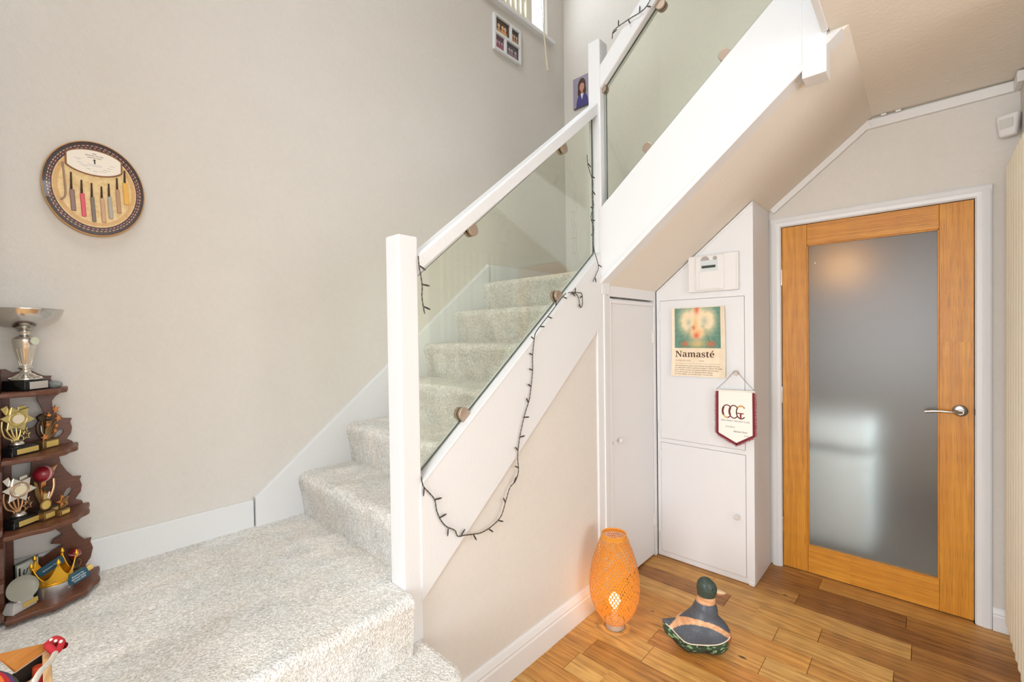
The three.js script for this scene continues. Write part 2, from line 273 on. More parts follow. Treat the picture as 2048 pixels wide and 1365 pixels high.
{
  const g = thing('balustrade', 'lower white stair balustrade with a square newel and glass panel', 'balustrade');
  post(g, 0.787, 0.860, 1.207, 1.282, 0.37, 1.682);
  const railLo = (u) => 1.561 + 0.815 * (u - 0.859);
  part('handrail', acrossV([[0.84, railLo(0.84)], [1.972, railLo(1.972)], [1.972, railLo(1.972) + 0.062], [0.84, railLo(0.84) + 0.062]], 1.212, 1.276, 0.008), whitePaint, g);
  const geo = acrossV([[0.868, strHi(0.868) + 0.012], [1.958, strHi(1.958) + 0.012], [1.958, railLo(1.958) - 0.004], [0.868, railLo(0.868) - 0.020]], 1.240, 1.248); geo.userData.wide = 'x';
  pane(g, geo);
  for (const [u, top] of [[1.112, 1], [1.690, 1], [1.078, 0], [1.655, 0]]) {
    const c = part('glass_clamp', clampShape, nickel, g), y = top ? railLo(u) : strHi(u) + 0.006;
    c.rotation.order = 'YXZ'; c.rotation.y = Math.PI / 2; c.position.set(-1.244, y, -u);
    c.rotation.z = Math.atan(0.81) + (top ? Math.PI / 2 : -Math.PI / 2);
  }
}
const usHi = (v) => 2.036 + 0.83 * (1.153 - v), usLo = (v) => 1.640 + 0.822 * (1.175 - v);
const upper = thing('staircase', 'upper flight with a broad white string climbing to the right', 'staircase');
{
  part('outer_string', alongU([[1.212, usLo(1.212)], [0.217, 2.426], [0.264, 2.424], [0.264, 2.60], [0.335, usHi(0.335)], [1.212, usHi(1.212)]], 1.966, 2.040, 0.002), whitePaint, upper);
  part('string_bead', alongU([[1.205, usLo(1.205) - 0.006], [0.335, usLo(0.335) - 0.006], [0.335, usLo(0.335) + 0.022], [1.205, usLo(1.205) + 0.022]], 1.958, 1.975, 0.004), whitePaint, upper);
  for (let k = 1; k <= 4; k++) { const vN = 1.20 - (k - 1) * 0.2335, y = 1.70 + RISE * k; const lo = (v) => soff(v) + 0.062; part('step', alongU([[vN, y], [vN, lo(vN)], [vN - 0.245, Math.min(lo(vN - 0.245), y - 0.002)], [vN - 0.245, y]].reverse(), 2.008, UW - 0.02, 0.006), carpet, upper); }
  part('step', room(2.008, UW, 0.21, 0.27, 2.58, 2.655, 0.004), carpet, upper);
  const g = thing('balustrade', 'upper white balustrade with green-tinted glass panel above the soffit', 'balustrade');
  post(g, 1.968, 2.044, 1.200, 1.270, 1.56, 2.845);
  const railLo = (v) => 2.652 + 0.96 * (1.145 - v);
  part('handrail', alongU([[1.205, railLo(1.205)], [0.34, railLo(0.34)], [0.34, railLo(0.34) + 0.115], [1.205, railLo(1.205) + 0.115]], 1.972, 2.036, 0.008), whitePaint, g);
  const geo = alongU([[1.186, usHi(1.186) + 0.030], [0.342, usHi(0.342) + 0.030], [0.342, railLo(0.342) - 0.004], [1.186, railLo(1.186) - 0.004]], 2.002, 2.010); geo.userData.wide = 'z';
  pane(g, geo);
  for (const [v, kind] of [[0.950, 0], [0.606, 0], [0.905, 1], [1.222, 2]]) {
    const c = part('glass_clamp', clampShape, nickel, g), y = kind === 1 ? railLo(v) : kind === 2 ? 2.60 : usHi(v) + 0.014;
    c.position.set(-v, y, -2.006); c.rotation.z = kind === 2 ? Math.PI : Math.atan(0.83) + (kind ? Math.PI / 2 : -Math.PI / 2);
  }
  part('drop_newel', metres(new RoundedBoxGeometry(0.076, 1.6, 0.085, 3, 0.004).translate(-0.300, 2.293 + 0.8, -2.005)), whitePaint, g);
}

// ---------------------------------------------------------------- oak door and what stands behind its frosted glass
{
  const d = struct('door_1', 'oak door with one tall frosted glass pane'), Z0 = UW + 0.006, Z1 = Z0 + 0.04;
  const L = 0.608, R = -0.160, gl = 0.488, gr = -0.045, bot = 0.006, top = 1.952, gb = 0.154, gt = 1.838;
  part('stile', room(Z0, Z1, gl, L, bot, top, 0.002, 'y'), doorOakMat, d);
  part('stile', metres(room(Z0, Z1, R, gr, bot, top, 0.002), 'y', [0.7, 0.17]), doorOakMat, d);
  part('rail', metres(room(Z0, Z1, gr + 0.0006, gl - 0.0006, bot, gb, 0.002), 'x', [0.3, 0.33]), doorOakMat, d);
  part('rail', metres(room(Z0, Z1, gr + 0.0006, gl - 0.0006, gt, top, 0.002), 'x', [1.1, 0.05]), doorOakMat, d);
  const frost = phys({ name: 'frosted_glass', color: '#dfdcd6', transmission: 0.95, thickness: 0.006, roughness: 0.30, ior: 1.45 });
  part('frosted_pane', room(Z0 + 0.016, Z0 + 0.022, gr - 0.008, gl + 0.008, gb - 0.008, gt + 0.008, 0.001), frost, d);
  for (const [u, v, a, b] of [[gr, gr + 0.006, gb, gt], [gl - 0.006, gl, gb, gt], [gr, gl, gb, gb + 0.006], [gr, gl, gt - 0.006, gt]]) part('glazing_bead', room(Z0 + 0.004, Z0 + 0.016, u, v, a, b, 0.001, u + 0.007 > v ? 'y' : 'x'), doorOakMat, d);
  const steelH = std({ name: 'handle_steel', color: '#9a9792', metalness: 1, roughness: 0.24 });
  const h = part('handle', lathe([[0, -0.004], [0.0265, -0.004], [0.0265, 0.002], [0.024, 0.006], [0.012, 0.0075], [0, 0.0075]], 40).rotateX(Math.PI / 2), steelH, d); h.position.set(0.115, 0.978, -Z0 + 0.005);
  part('handle_collar', new THREE.CylinderGeometry(0.011, 0.012, 0.03, 24).rotateX(Math.PI / 2).translate(0, -0.004, 0.018), steelH, h);
  part('lever', tube([[0.004, -0.004, 0.036], [-0.01, -0.004, 0.044], [-0.04, -0.003, 0.048], [-0.075, -0.003, 0.048], [-0.122, -0.010, 0.046]], 0.0068, 40, 12), chrome, h);
  for (const y of [0.24, 0.994, 1.67]) { const k = part('hinge', rbox(0.009, 0.095, 0.012, 0.003), chrome, d); k.position.set(-L - 0.003, y, -Z0 + 0.001); }
  part('speck', new THREE.SphereGeometry(0.0045, 12, 8).scale(0.7, 1.4, 0.3), plastic, d).position.set(-0.452, 1.735, -Z0 - 0.0155);
  // painted lining and moulded casing
  const c = struct('trim_2', 'white moulded casing round the oak door');
  part('lining', mergeGeometries([room(UW - 0.004, UW + 0.12, 0.611, 0.630, 0, 1.962, 0.001), room(UW - 0.004, UW + 0.12, -0.180, -0.163, 0, 1.962, 0.001), room(UW - 0.004, UW + 0.12, -0.180, 0.630, 1.955, 1.975, 0.001)]), whitePaint, c);
  const prof = (a, b) => { const s = b > a ? 1 : -1, w = Math.abs(b - a); return [[a, 0], [a, 0.012], [a + s * 0.006, 0.015], [a + s * w * 0.45, 0.017], [a + s * w * 0.6, 0.013], [a + s * w * 0.92, 0.010], [b, 0.005], [b, 0]]; };
  const leg = (a, b, y) => { const p = prof(a, b).map(([v, t]) => [UW - t, v]); return upY(b > a ? p : p.reverse(), 0, y); };
  part('casing_leg', leg(0.660, 0.612, 2.0), whitePaint, c);
  part('casing_leg', leg(-0.216, -0.164, 2.0), whitePaint, c);
  const hp = prof(2.006, 1.957).map(([y, t]) => [UW - t, y]);
  part('casing_head', acrossV(hp, -0.216, 0.660), whitePaint, c);
  const strike = part('strike_plate', rbox(0.004, 0.03, 0.012, 0.001), black, c); strike.position.set(0.163, 0.978, -UW - 0.002);
}
{ // the room beyond, dimly lit, seen only as blurs through the frosted glass
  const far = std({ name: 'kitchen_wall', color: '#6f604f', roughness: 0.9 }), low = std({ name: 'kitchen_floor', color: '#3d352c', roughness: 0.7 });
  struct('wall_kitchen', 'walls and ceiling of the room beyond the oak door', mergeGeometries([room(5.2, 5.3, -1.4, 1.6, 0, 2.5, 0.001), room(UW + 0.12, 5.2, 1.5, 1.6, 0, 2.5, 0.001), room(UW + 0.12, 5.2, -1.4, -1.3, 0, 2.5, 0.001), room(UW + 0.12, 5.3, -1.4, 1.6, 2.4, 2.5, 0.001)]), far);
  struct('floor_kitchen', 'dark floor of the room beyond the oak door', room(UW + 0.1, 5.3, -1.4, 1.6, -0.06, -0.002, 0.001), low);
  const a = thing('dishwasher', 'white kitchen appliance blurred behind the frosted door glass', 'appliance', [-0.562, 0, -3.67]);
  const white = std({ name: 'appliance_enamel', color: '#eef3f2', roughness: 0.4 });
  part('cabinet_body', rbox(0.60, 0.58, 0.5, 0.01).translate(0, 0.30, 0), white, a);
  part('control_strip', rbox(0.60, 0.05, 0.49, 0.006).translate(0, 0.615, -0.005), std({ name: 'appliance_grey', color: '#7c817f', roughness: 0.5 }), a);
  part('worktop', rbox(0.60, 0.17, 0.5, 0.008).translate(0, 0.725, 0), white, a);
  const l = thing('pendant_lamp', 'warm lamp glowing faintly through the top of the door glass', 'lamp', [-0.52, 1.90, -4.6]);
  part('glass_globe', new THREE.SphereGeometry(0.11, 24, 16), std({ name: 'warm_lamp_glow', color: '#ffe0b0', emissive: '#ffae3c', emissiveIntensity: 0.6 }), l);
  part('cord', new THREE.CylinderGeometry(0.004, 0.004, 0.45, 8).translate(0, 0.33, 0), black, l);
  const p = new THREE.PointLight(0xffb040, 0.4); p.name = 'pendant_lamp_bulb'; p.position.set(-0.52, 1.90, -4.6); p.castShadow = true; p.shadow.radius = 5; scene.add(p);
  areaLight('kitchen_fill_lamp', new THREE.Color(0.84, 1, 1.10), 52.0, 0.5, 0.5, [0.58, 1.05, -3.14], [-0.5, 0.45, -3.5]);  // added fill, out of view, to brighten the appliance behind the glass
  const kl = thing('added_fill_lamp', 'added fill panel out of view, brightening the blurred appliance', 'lamp', [0.58, 1.05, -3.14]); kl.lookAt(-0.5, 0.45, -3.5);
  part('lamp_diffuser', rbox(0.5, 0.5, 0.02, 0.004).translate(0, 0, -0.012), std({ name: 'panel_glow', color: '#fff', emissive: '#eef6ff', emissiveIntensity: 0.8 }), kl);
}

// ---------------------------------------------------------------- cupboards under the stairs
function acrylicKnob(parent, pos, axis) {
  const g = lathe([[0, 0], [0.007, 0], [0.006, 0.006], [0.0075, 0.010], [0.0145, 0.013], [0.016, 0.019], [0.0145, 0.026], [0.006, 0.029], [0, 0.0292]], 16);
  const k = part('knob', axis === 'x' ? g.rotateZ(-Math.PI / 2) : g.rotateX(Math.PI / 2), acrylic, parent); k.position.set(...pos);
  part('knob_screw', new THREE.CylinderGeometry(0.0035, 0.0035, 0.012, 12).translate(0, 0.006, 0)[axis === 'x' ? 'rotateZ' : 'rotateX'](axis === 'x' ? -Math.PI / 2 : Math.PI / 2), chrome, k);
  return k;
}
{
  const c = thing('under_stairs_cupboard', 'white built-in cupboard with two flush doors below the sloping soffit', 'cupboard'), U = 2.60;
  const edge = (v) => soff(v) - 0.004;
  part('front_frame', alongU([[0.670, 0.004], [1.207, 0.004], [1.207, edge(1.207)], [0.670, edge(0.670)]].reverse(), U, U + 0.02, 0.001,
    [[[0.711, 0.034], [1.185, 0.034], [1.185, 0.698], [0.711, 0.698]], [[0.713, 0.722], [1.185, 0.722], [1.185, 1.553], [0.713, 1.553]]]), doorWhite, c);
  part('side_panel', room(U + 0.02, UW, 0.670, 0.688, 0.001, edge(0.670), 0.001), doorWhite, c);
  part('slope_bead', alongU([[1.205, edge(1.205) - 0.004], [0.672, edge(0.672) - 0.004], [0.672, edge(0.672) - 0.018], [1.205, edge(1.205) - 0.018]].reverse(), U - 0.006, U + 0.004, 0.002), doorWhite, c);
  part('floor_strip', room(U + 0.006, U + 0.02, 0.69, 1.20, 0, 0.026, 0.002), plastic, c);
  part('corner_foot', room(U - 0.006, U + 0.02, 0.672, 0.700, 0, 0.020, 0.003), plastic, c);
  const d1 = part('door', room(U - 0.003, U + 0.016, 0.7145, 1.1835, 0.7235, 1.5515, 0.002), doorWhite, c);
  acrylicKnob(d1, [-0.752, 1.140, -(U - 0.003)], 'z');
  const d2 = part('door', room(U - 0.003, U + 0.016, 0.7125, 1.1835, 0.0355, 0.6965, 0.002), doorWhite, c);
  acrylicKnob(d2, [-0.752, 0.358, -(U - 0.003)], 'z');
  for (const y of [0.80, 1.46]) part('hinge', room(U - 0.009, U - 0.001, 1.178, 1.190, y - 0.03, y + 0.03, 0.002), doorWhite, d1);
  for (const y of [0.12, 0.62]) part('hinge', room(U - 0.009, U - 0.001, 1.178, 1.190, y - 0.03, y + 0.03, 0.002), doorWhite, d2);
}
{ // narrow cupboard door in line with the stair wall
  const X = VS, d = struct('door_2', 'narrow white cupboard door beside the lamp');
  part('frame_head', room(2.04, 2.60, X - 0.004, X + 0.06, 1.555, 1.655, 0.002), doorWhite, d);
  part('frame_stile', room(2.03, 2.062, X - 0.004, X + 0.05, 0.001, 1.556, 0.002), doorWhite, d);
  part('frame_stile', room(2.575, 2.60, X - 0.004, X + 0.05, 0.001, 1.556, 0.002), doorWhite, d);
  const slab = part('door_slab', room(2.066, 2.571, X + 0.004, X + 0.03, 0.012, 1.545, 0.002), doorWhite, d);
  part('head_bead', room(2.066, 2.571, X - 0.005, X + 0.006, 1.520, 1.540, 0.003), doorWhite, d);
  part('edge_bead', room(2.064, 2.078, X - 0.004, X + 0.006, 0.012, 1.545, 0.003), doorWhite, d);
  acrylicKnob(slab, [-(X + 0.004), 0.785, -2.142], 'x');
  const k = part('keyhole', room(2.083, 2.089, X + 0.001, X + 0.006, 0.772, 0.786, 0.001), black, slab);
  for (const y of [0.22, 1.33]) part('hinge', room(2.562, 2.580, X - 0.006, X + 0.006, y - 0.032, y + 0.032, 0.003), plastic, d);
  struct('trim_3', 'white upright trim where the stair wall meets the cupboard door', mergeGeometries([room(1.930, 2.03, X - 0.010, X + 0.05, 0, 1.60, 0.004), room(1.985, 2.0, X - 0.016, X, 0, 1.60, 0.003)]), whitePaint);
}
// ---------------------------------------------------------------- things on the cupboard
{ // alarm control panel
  const p = thing('alarm_panel', 'white plastic alarm control panel with small display above the poster', 'control panel', [-0.869, 1.690, -2.600]);
  const grey = std({ name: 'display_grey', color: '#cfd8d8', roughness: 0.3 }), lcd = std({ name: 'dark_lcd', color: '#3c4034', roughness: 0.25 }), btn = std({ name: 'button_grey', color: '#a9a19d', roughness: 0.5 });
  part('case', rbox(0.268, 0.205, 0.026, 0.006).translate(0, 0, 0.013), plastic, p);
  part('raised_centre', rbox(0.150, 0.190, 0.010, 0.003).translate(-0.012, 0.0, 0.029), plastic, p);
  part('flap', rbox(0.112, 0.098, 0.006, 0.002).translate(-0.012, -0.040, 0.035), plastic, p);
  part('side_rib', rbox(0.004, 0.19, 0.006, 0.001).translate(0.126, 0.0, 0.026), plastic, p);
  const disp = part('display', rbox(0.092, 0.056, 0.004, 0.001).translate(-0.014, 0.040, 0.034), grey, p);
  part('lcd', rbox(0.074, 0.014, 0.003, 0.0008).translate(-0.016, 0.034, 0.0365), lcd, disp);
  const half = new THREE.Shape(); half.absarc(0, 0, 0.023, 0, Math.PI); half.closePath();
  part('button', extrude(half, 0.004, 0.001).translate(-0.036, 0.070, 0.033), btn, p);
  part('button', new THREE.CylinderGeometry(0.011, 0.011, 0.004, 24).rotateX(Math.PI / 2).translate(0.018, 0.078, 0.035), btn, p);
}
{ // poster: slightly curled paper with a printed, blurred image and lettering
  const W = 0.298, H = 0.398, art = canvasTexture(768, 1024, (g, w, h) => {
    g.fillStyle = '#eedfc4'; g.fillRect(0, 0, w, h);
    for (let i = 0; i < 260; i++) { g.fillStyle = i % 2 ? 'rgba(205,175,125,0.05)' : 'rgba(255,246,226,0.07)'; const r = rng(i + 3); g.beginPath(); g.arc(r() * w, r() * h, 20 + r() * 60, 0, 7); g.fill(); }
    // mosaic picture
    const x0 = 40, y0 = 8, pw = 662, ph = 600, C = 22, nx = Math.round(pw / C), ny = Math.round(ph / C);
    const blob = (x, y, cx, cy, rx, ry) => Math.exp(-(((x - cx) / rx) ** 2 + ((y - cy) / ry) ** 2));
    for (let j = 0; j < ny; j++) for (let i = 0; i < nx; i++) {
      const x = (i + 0.5) / nx, y = (j + 0.5) / ny, r = rng(i * 91 + j * 7)();
      let c = mix3([0.34, 0.52, 0.45], [0.42, 0.57, 0.50], r);
      c = mix3(c, [0.93, 0.85, 0.70], clamp(1.7 * Math.max(blob(x, y, 0.27, 0.32, 0.15, 0.27), blob(x, y, 0.73, 0.32, 0.15, 0.27), blob(x, y, 0.5, 0.26, 0.27, 0.28), blob(x, y, 0.5, 0.58, 0.17, 0.20)) * (0.85 + 0.2 * r)));
      c = mix3(c, [0.60, 0.68, 0.62], 0.6 * Math.max(blob(x, y, 0.31, 0.36, 0.05, 0.08), blob(x, y, 0.66, 0.34, 0.06, 0.10)));
      c = mix3(c, [0.91, 0.68, 0.43], 0.7 * Math.max(blob(x, y, 0.46, 0.45, 0.05, 0.22), blob(x, y, 0.5, 0.62, 0.16, 0.10)));
      c = mix3(c, [0.86, 0.36, 0.25], 0.85 * Math.max(blob(x, y, 0.49, 0.05, 0.05, 0.10), blob(x, y, 0.48, 0.70, 0.06, 0.07), blob(x, y, 0.22, 0.90, 0.07, 0.06), blob(x, y, 0.80, 0.90, 0.08, 0.06), blob(x, y, 0.42, 0.50, 0.03, 0.05)));
      c = mix3(c, [0.90, 0.76, 0.50], 0.8 * blob(x, y, 0.5, 0.90, 0.20, 0.10));
      g.fillStyle = `rgb(${c.map((k) => Math.round(clamp(k) * 255)).join(',')})`; g.fillRect(x0 + i * C, y0 + j * C, C + 1, C + 1);
    }
    g.fillStyle = '#4a3024'; g.font = 'bold 128px serif'; g.fillText('Namast\u00e9', 44, 738);
    g.fillStyle = '#8b6f58'; g.font = '30px serif'; g.fillText('[nuhm-uh-stey]', 52, 800); g.font = 'italic 30px serif'; g.fillText('noun', 390, 800);
    g.fillStyle = '#c0a684'; g.fillRect(44, 832, 650, 5);
    g.fillStyle = '#7c6450'; g.font = 'bold 25px serif';
    ['My soul honors your soul. I honor the place in you', 'in which the entire universe resides. I honor the light,', 'love, truth, beauty and peace within you because', 'it is also within me. In sharing these things', 'we are united, we are the same, we are one.'].forEach((t, i) => g.fillText(t, 46, 876 + i * 31));
  });
  const g = new THREE.PlaneGeometry(W, H, 24, 24), p = g.attributes.position;
  for (let i = 0; i < p.count; i++) { const x = p.getX(i) / W, y = p.getY(i) / H; p.setZ(i, 0.003 + 0.016 * smooth(0.36, 0.5, Math.abs(x)) * (0.5 + Math.abs(y)) + 0.006 * smooth(0.3, 0.5, y * -1)); p.setX(i, p.getX(i) * (1 + 0.03 * (-y))); }
  g.computeVertexNormals();
  const back = g.clone().translate(0, 0, -0.0012);
  const poster = thing('poster', 'cream paper poster with teal picture and bold greeting on upper cupboard door', 'poster', [-0.955, 1.306, -2.597 + 0.001]);
  part('print', g, std({ name: 'poster_print', map: art, roughness: 0.8, side: THREE.DoubleSide }), poster);
  part('paper_back', back, std({ name: 'poster_paper', color: '#e9dcc2', roughness: 0.9, side: THREE.DoubleSide }), poster);
}
{ // club pennant hanging from the upper knob
  const p = thing('pennant', 'cream cricket club pennant with maroon fringe hanging from the knob', 'pennant', [-0.7535, 0, -2.566]);
  const cloth = canvasTexture(512, 768, (g, w, h) => {
    g.fillStyle = '#f3efe6'; g.fillRect(0, 0, w, h);
    g.lineWidth = 15; const C = (x, col, a0 = 0.75, a1 = 5.55) => { g.strokeStyle = col; g.beginPath(); g.ellipse(x, 295, 62, 92, 0, a0, a1); g.stroke(); };
    C(145, '#5e1f22'); g.lineWidth = 27; g.strokeStyle = '#5e1f22'; g.beginPath(); g.ellipse(145, 295, 60, 88, 0, 2.5, 3.9); g.stroke();
    g.strokeStyle = '#dca23c'; g.lineWidth = 16; g.beginPath(); g.ellipse(145, 295, 60, 90, 0, 1.5, 2.4); g.stroke();
    g.lineWidth = 15; C(238, '#5e1f22'); g.lineWidth = 27; g.strokeStyle = '#6a2124'; g.beginPath(); g.ellipse(238, 295, 60, 88, 0, 2.5, 3.9); g.stroke();
    g.lineWidth = 16; C(335, '#4c2320'); g.strokeStyle = '#dca23c'; g.lineWidth = 16; g.beginPath(); g.ellipse(335, 295, 60, 88, 0, 3.9, 5.4); g.stroke();
    g.fillStyle = '#8a2a1e'; g.fillRect(318, 312, 24, 74); g.fillRect(282, 304, 90, 15);
    g.fillStyle = '#8c8680'; g.font = 'bold 31px sans-serif'; g.fillText('GALLOWAY CRICKET CLUB', 60, 440, 392);
    g.fillStyle = '#4a4642'; g.font = 'italic 30px serif'; g.fillText('Awarded to', 120, 528, 130); g.font = 'italic bold 32px serif'; g.fillText('Michael Dunn', 230, 590, 185); g.font = 'italic 28px serif'; g.fillText('8 Nov', 370, 640, 80);
  });
  const W = 0.176, top = 1.040, sideY = 0.806, tip = 0.758, body = shapeOf([[-W / 2, sideY], [0.006, tip], [W / 2, sideY + 0.006], [W / 2 - 0.003, top], [-W / 2 + 0.003, top]]), bg = new THREE.ShapeGeometry(body, 4);
  const q = bg.attributes.position, uv = bg.attributes.uv; for (let i = 0; i < q.count; i++) uv.setXY(i, q.getX(i) / 0.19 + 0.5, (q.getY(i) - 0.755) / 0.285);
  const edgeCloth = std({ name: 'maroon_fabric', color: '#7a1f2c', roughness: 0.85 }), creamCloth = std({ name: 'cream_fabric', color: '#eee9de', roughness: 0.85 });
  part('banner', bg, std({ name: 'pennant_print', map: cloth, roughness: 0.75, side: THREE.DoubleSide }), p);
  part('backing', extrude(body, 0.003).translate(0, 0, -0.0042), creamCloth, p);
  part('top_rod', new THREE.CylinderGeometry(0.0042, 0.0042, 0.196, 12).rotateZ(Math.PI / 2 + 0.02).translate(0, 1.043, -0.001), creamCloth, p);
  const trims = [[[-W / 2 - 0.002, top - 0.006], [-W / 2 - 0.003, sideY]], [[W / 2 + 0.002, top - 0.006], [W / 2 + 0.003, sideY + 0.006]], [[-W / 2 - 0.003, sideY], [0.006, tip]], [[0.006, tip], [W / 2 + 0.003, sideY + 0.006]]];
  const r = rng(77), threads = [];
  for (const [a, b] of trims) {
    const dx = b[0] - a[0], dy = b[1] - a[1], len = Math.hypot(dx, dy), ang = Math.atan2(dy, dx), side = Math.abs(dy) > Math.abs(dx);
    part('edge_braid', rbox(len + 0.008, 0.011, 0.003, 0.001).rotateZ(ang).translate((a[0] + b[0]) / 2, (a[1] + b[1]) / 2, 0.001), edgeCloth, p);
    const out = side ? [Math.sign(a[0]), -0.15] : [0.05 * Math.sign(a[0] + b[0]), -1];
    for (let t = 0; t < len; t += 0.0014) { const k = t / len, L = 0.011 + r() * 0.006, j = (r() - 0.5) * 0.5; threads.push(new THREE.BoxGeometry(0.0009, L, 0.0009).translate(0, -L / 2, 0).rotateZ(Math.atan2(out[0] + j * 0.6, -(out[1] + j * 0.2))).translate(a[0] + dx * k, a[1] + dy * k, (r() - 0.5) * 0.002)); }
  }
  const f = part('fringe', mergeGeometries(threads), std({ name: 'fringe_threads', color: '#9a3a45', roughness: 0.9 }), p); f.userData.kind = 'stuff';
  part('cord', tube([[-0.097, 1.045, 0], [-0.05, 1.092, 0.001], [-0.004, 1.145, 0.002], [0.006, 1.149, 0.002], [0.05, 1.100, 0.001], [0.095, 1.049, 0]], 0.0013, 50, 6), std({ name: 'grey_cord', color: '#77706c', roughness: 0.8 }), p);
}

// ---------------------------------------------------------------- cable trunking, sensor, radiator
{
  const t = thing('cable_trunking', 'white plastic cable trunking bent along soffit and ceiling over the door', 'trunking');
  const run = (v0, y0, v1, y1, w) => { const len = Math.hypot(v1 - v0, y1 - y0); return rbox(len, w, 0.022, 0.003).rotateZ(Math.atan2(y1 - y0, -(v1 - v0))).translate(-(v0 + v1) / 2, (y0 + y1) / 2, -(UW - 0.011)); };
  part('run', run(0.657, 2.052, 0.226, 2.404, 0.040), plastic, t);
  part('run', run(0.232, 2.405, VR + 0.004, 2.410, 0.044), plastic, t);
  part('elbow', rbox(0.05, 0.048, 0.024, 0.004).rotateZ(0.36).translate(-0.232, 2.403, -(UW - 0.012)), plastic, t);
  part('end_piece', rbox(0.022, 0.046, 0.10, 0.003).translate(-VR - 0.011, 2.410, -(UW - 0.07)), plastic, t);
  for (const v of [0.10, 0.155]) part('cable_clip', rbox(0.022, 0.010, 0.012, 0.003).translate(-v, 2.434, -(UW - 0.026)), plastic, t);
}
{
  const s = thing('motion_sensor', 'white corner motion sensor above the radiator', 'sensor', [0.262, 2.238, -2.895], Math.PI * -0.12);
  const g = new RoundedBoxGeometry(0.062, 0.095, 0.04, 3, 0.009), p = g.attributes.position; for (let i = 0; i < p.count; i++) p.setX(i, p.getX(i) * (1 + p.getY(i) * 3.2)); g.computeVertexNormals();
  part('case', metres(toCreasedNormals(g, 0.6)), plastic, s);
  part('lens_window', rbox(0.042, 0.040, 0.004, 0.0015).translate(-0.002, 0.004, 0.021), std({ name: 'lens_grey', color: '#cfcfc8', roughness: 0.35 }), s);
  part('bracket', rbox(0.02, 0.04, 0.03, 0.004).translate(0.012, 0, -0.03), plastic, s);
}
{
  const cream = std({ name: 'cream_enamel', color: '#eee6d0', roughness: 0.35 });
  const rad = thing('radiator', 'tall cream column radiator at the right edge beside the oak door', 'radiator', [0.268, 0, 0]);
  const colG = (h) => new THREE.CapsuleGeometry(0.016, h - 0.032, 6, 24).scale(0.8, 1, 1);
  for (let k = 0; k < 10; k++) { const c = part('column', colG(1.96), cream, rad); c.position.set(-0.010, 0.09 + 0.98, -2.792 + 0.0685 * k); }
  part('header', new THREE.CylinderGeometry(0.013, 0.013, 0.68, 16).rotateX(Math.PI / 2).translate(-0.002, 1.95, -2.485), cream, rad);
  part('header', new THREE.CylinderGeometry(0.013, 0.013, 0.68, 16).rotateX(Math.PI / 2).translate(-0.002, 0.17, -2.485), cream, rad);
  for (const y of [0.35, 1.75]) part('wall_bracket', rbox(0.03, 0.03, 0.02, 0.003).translate(0.014, y, -2.62), cream, rad);
}

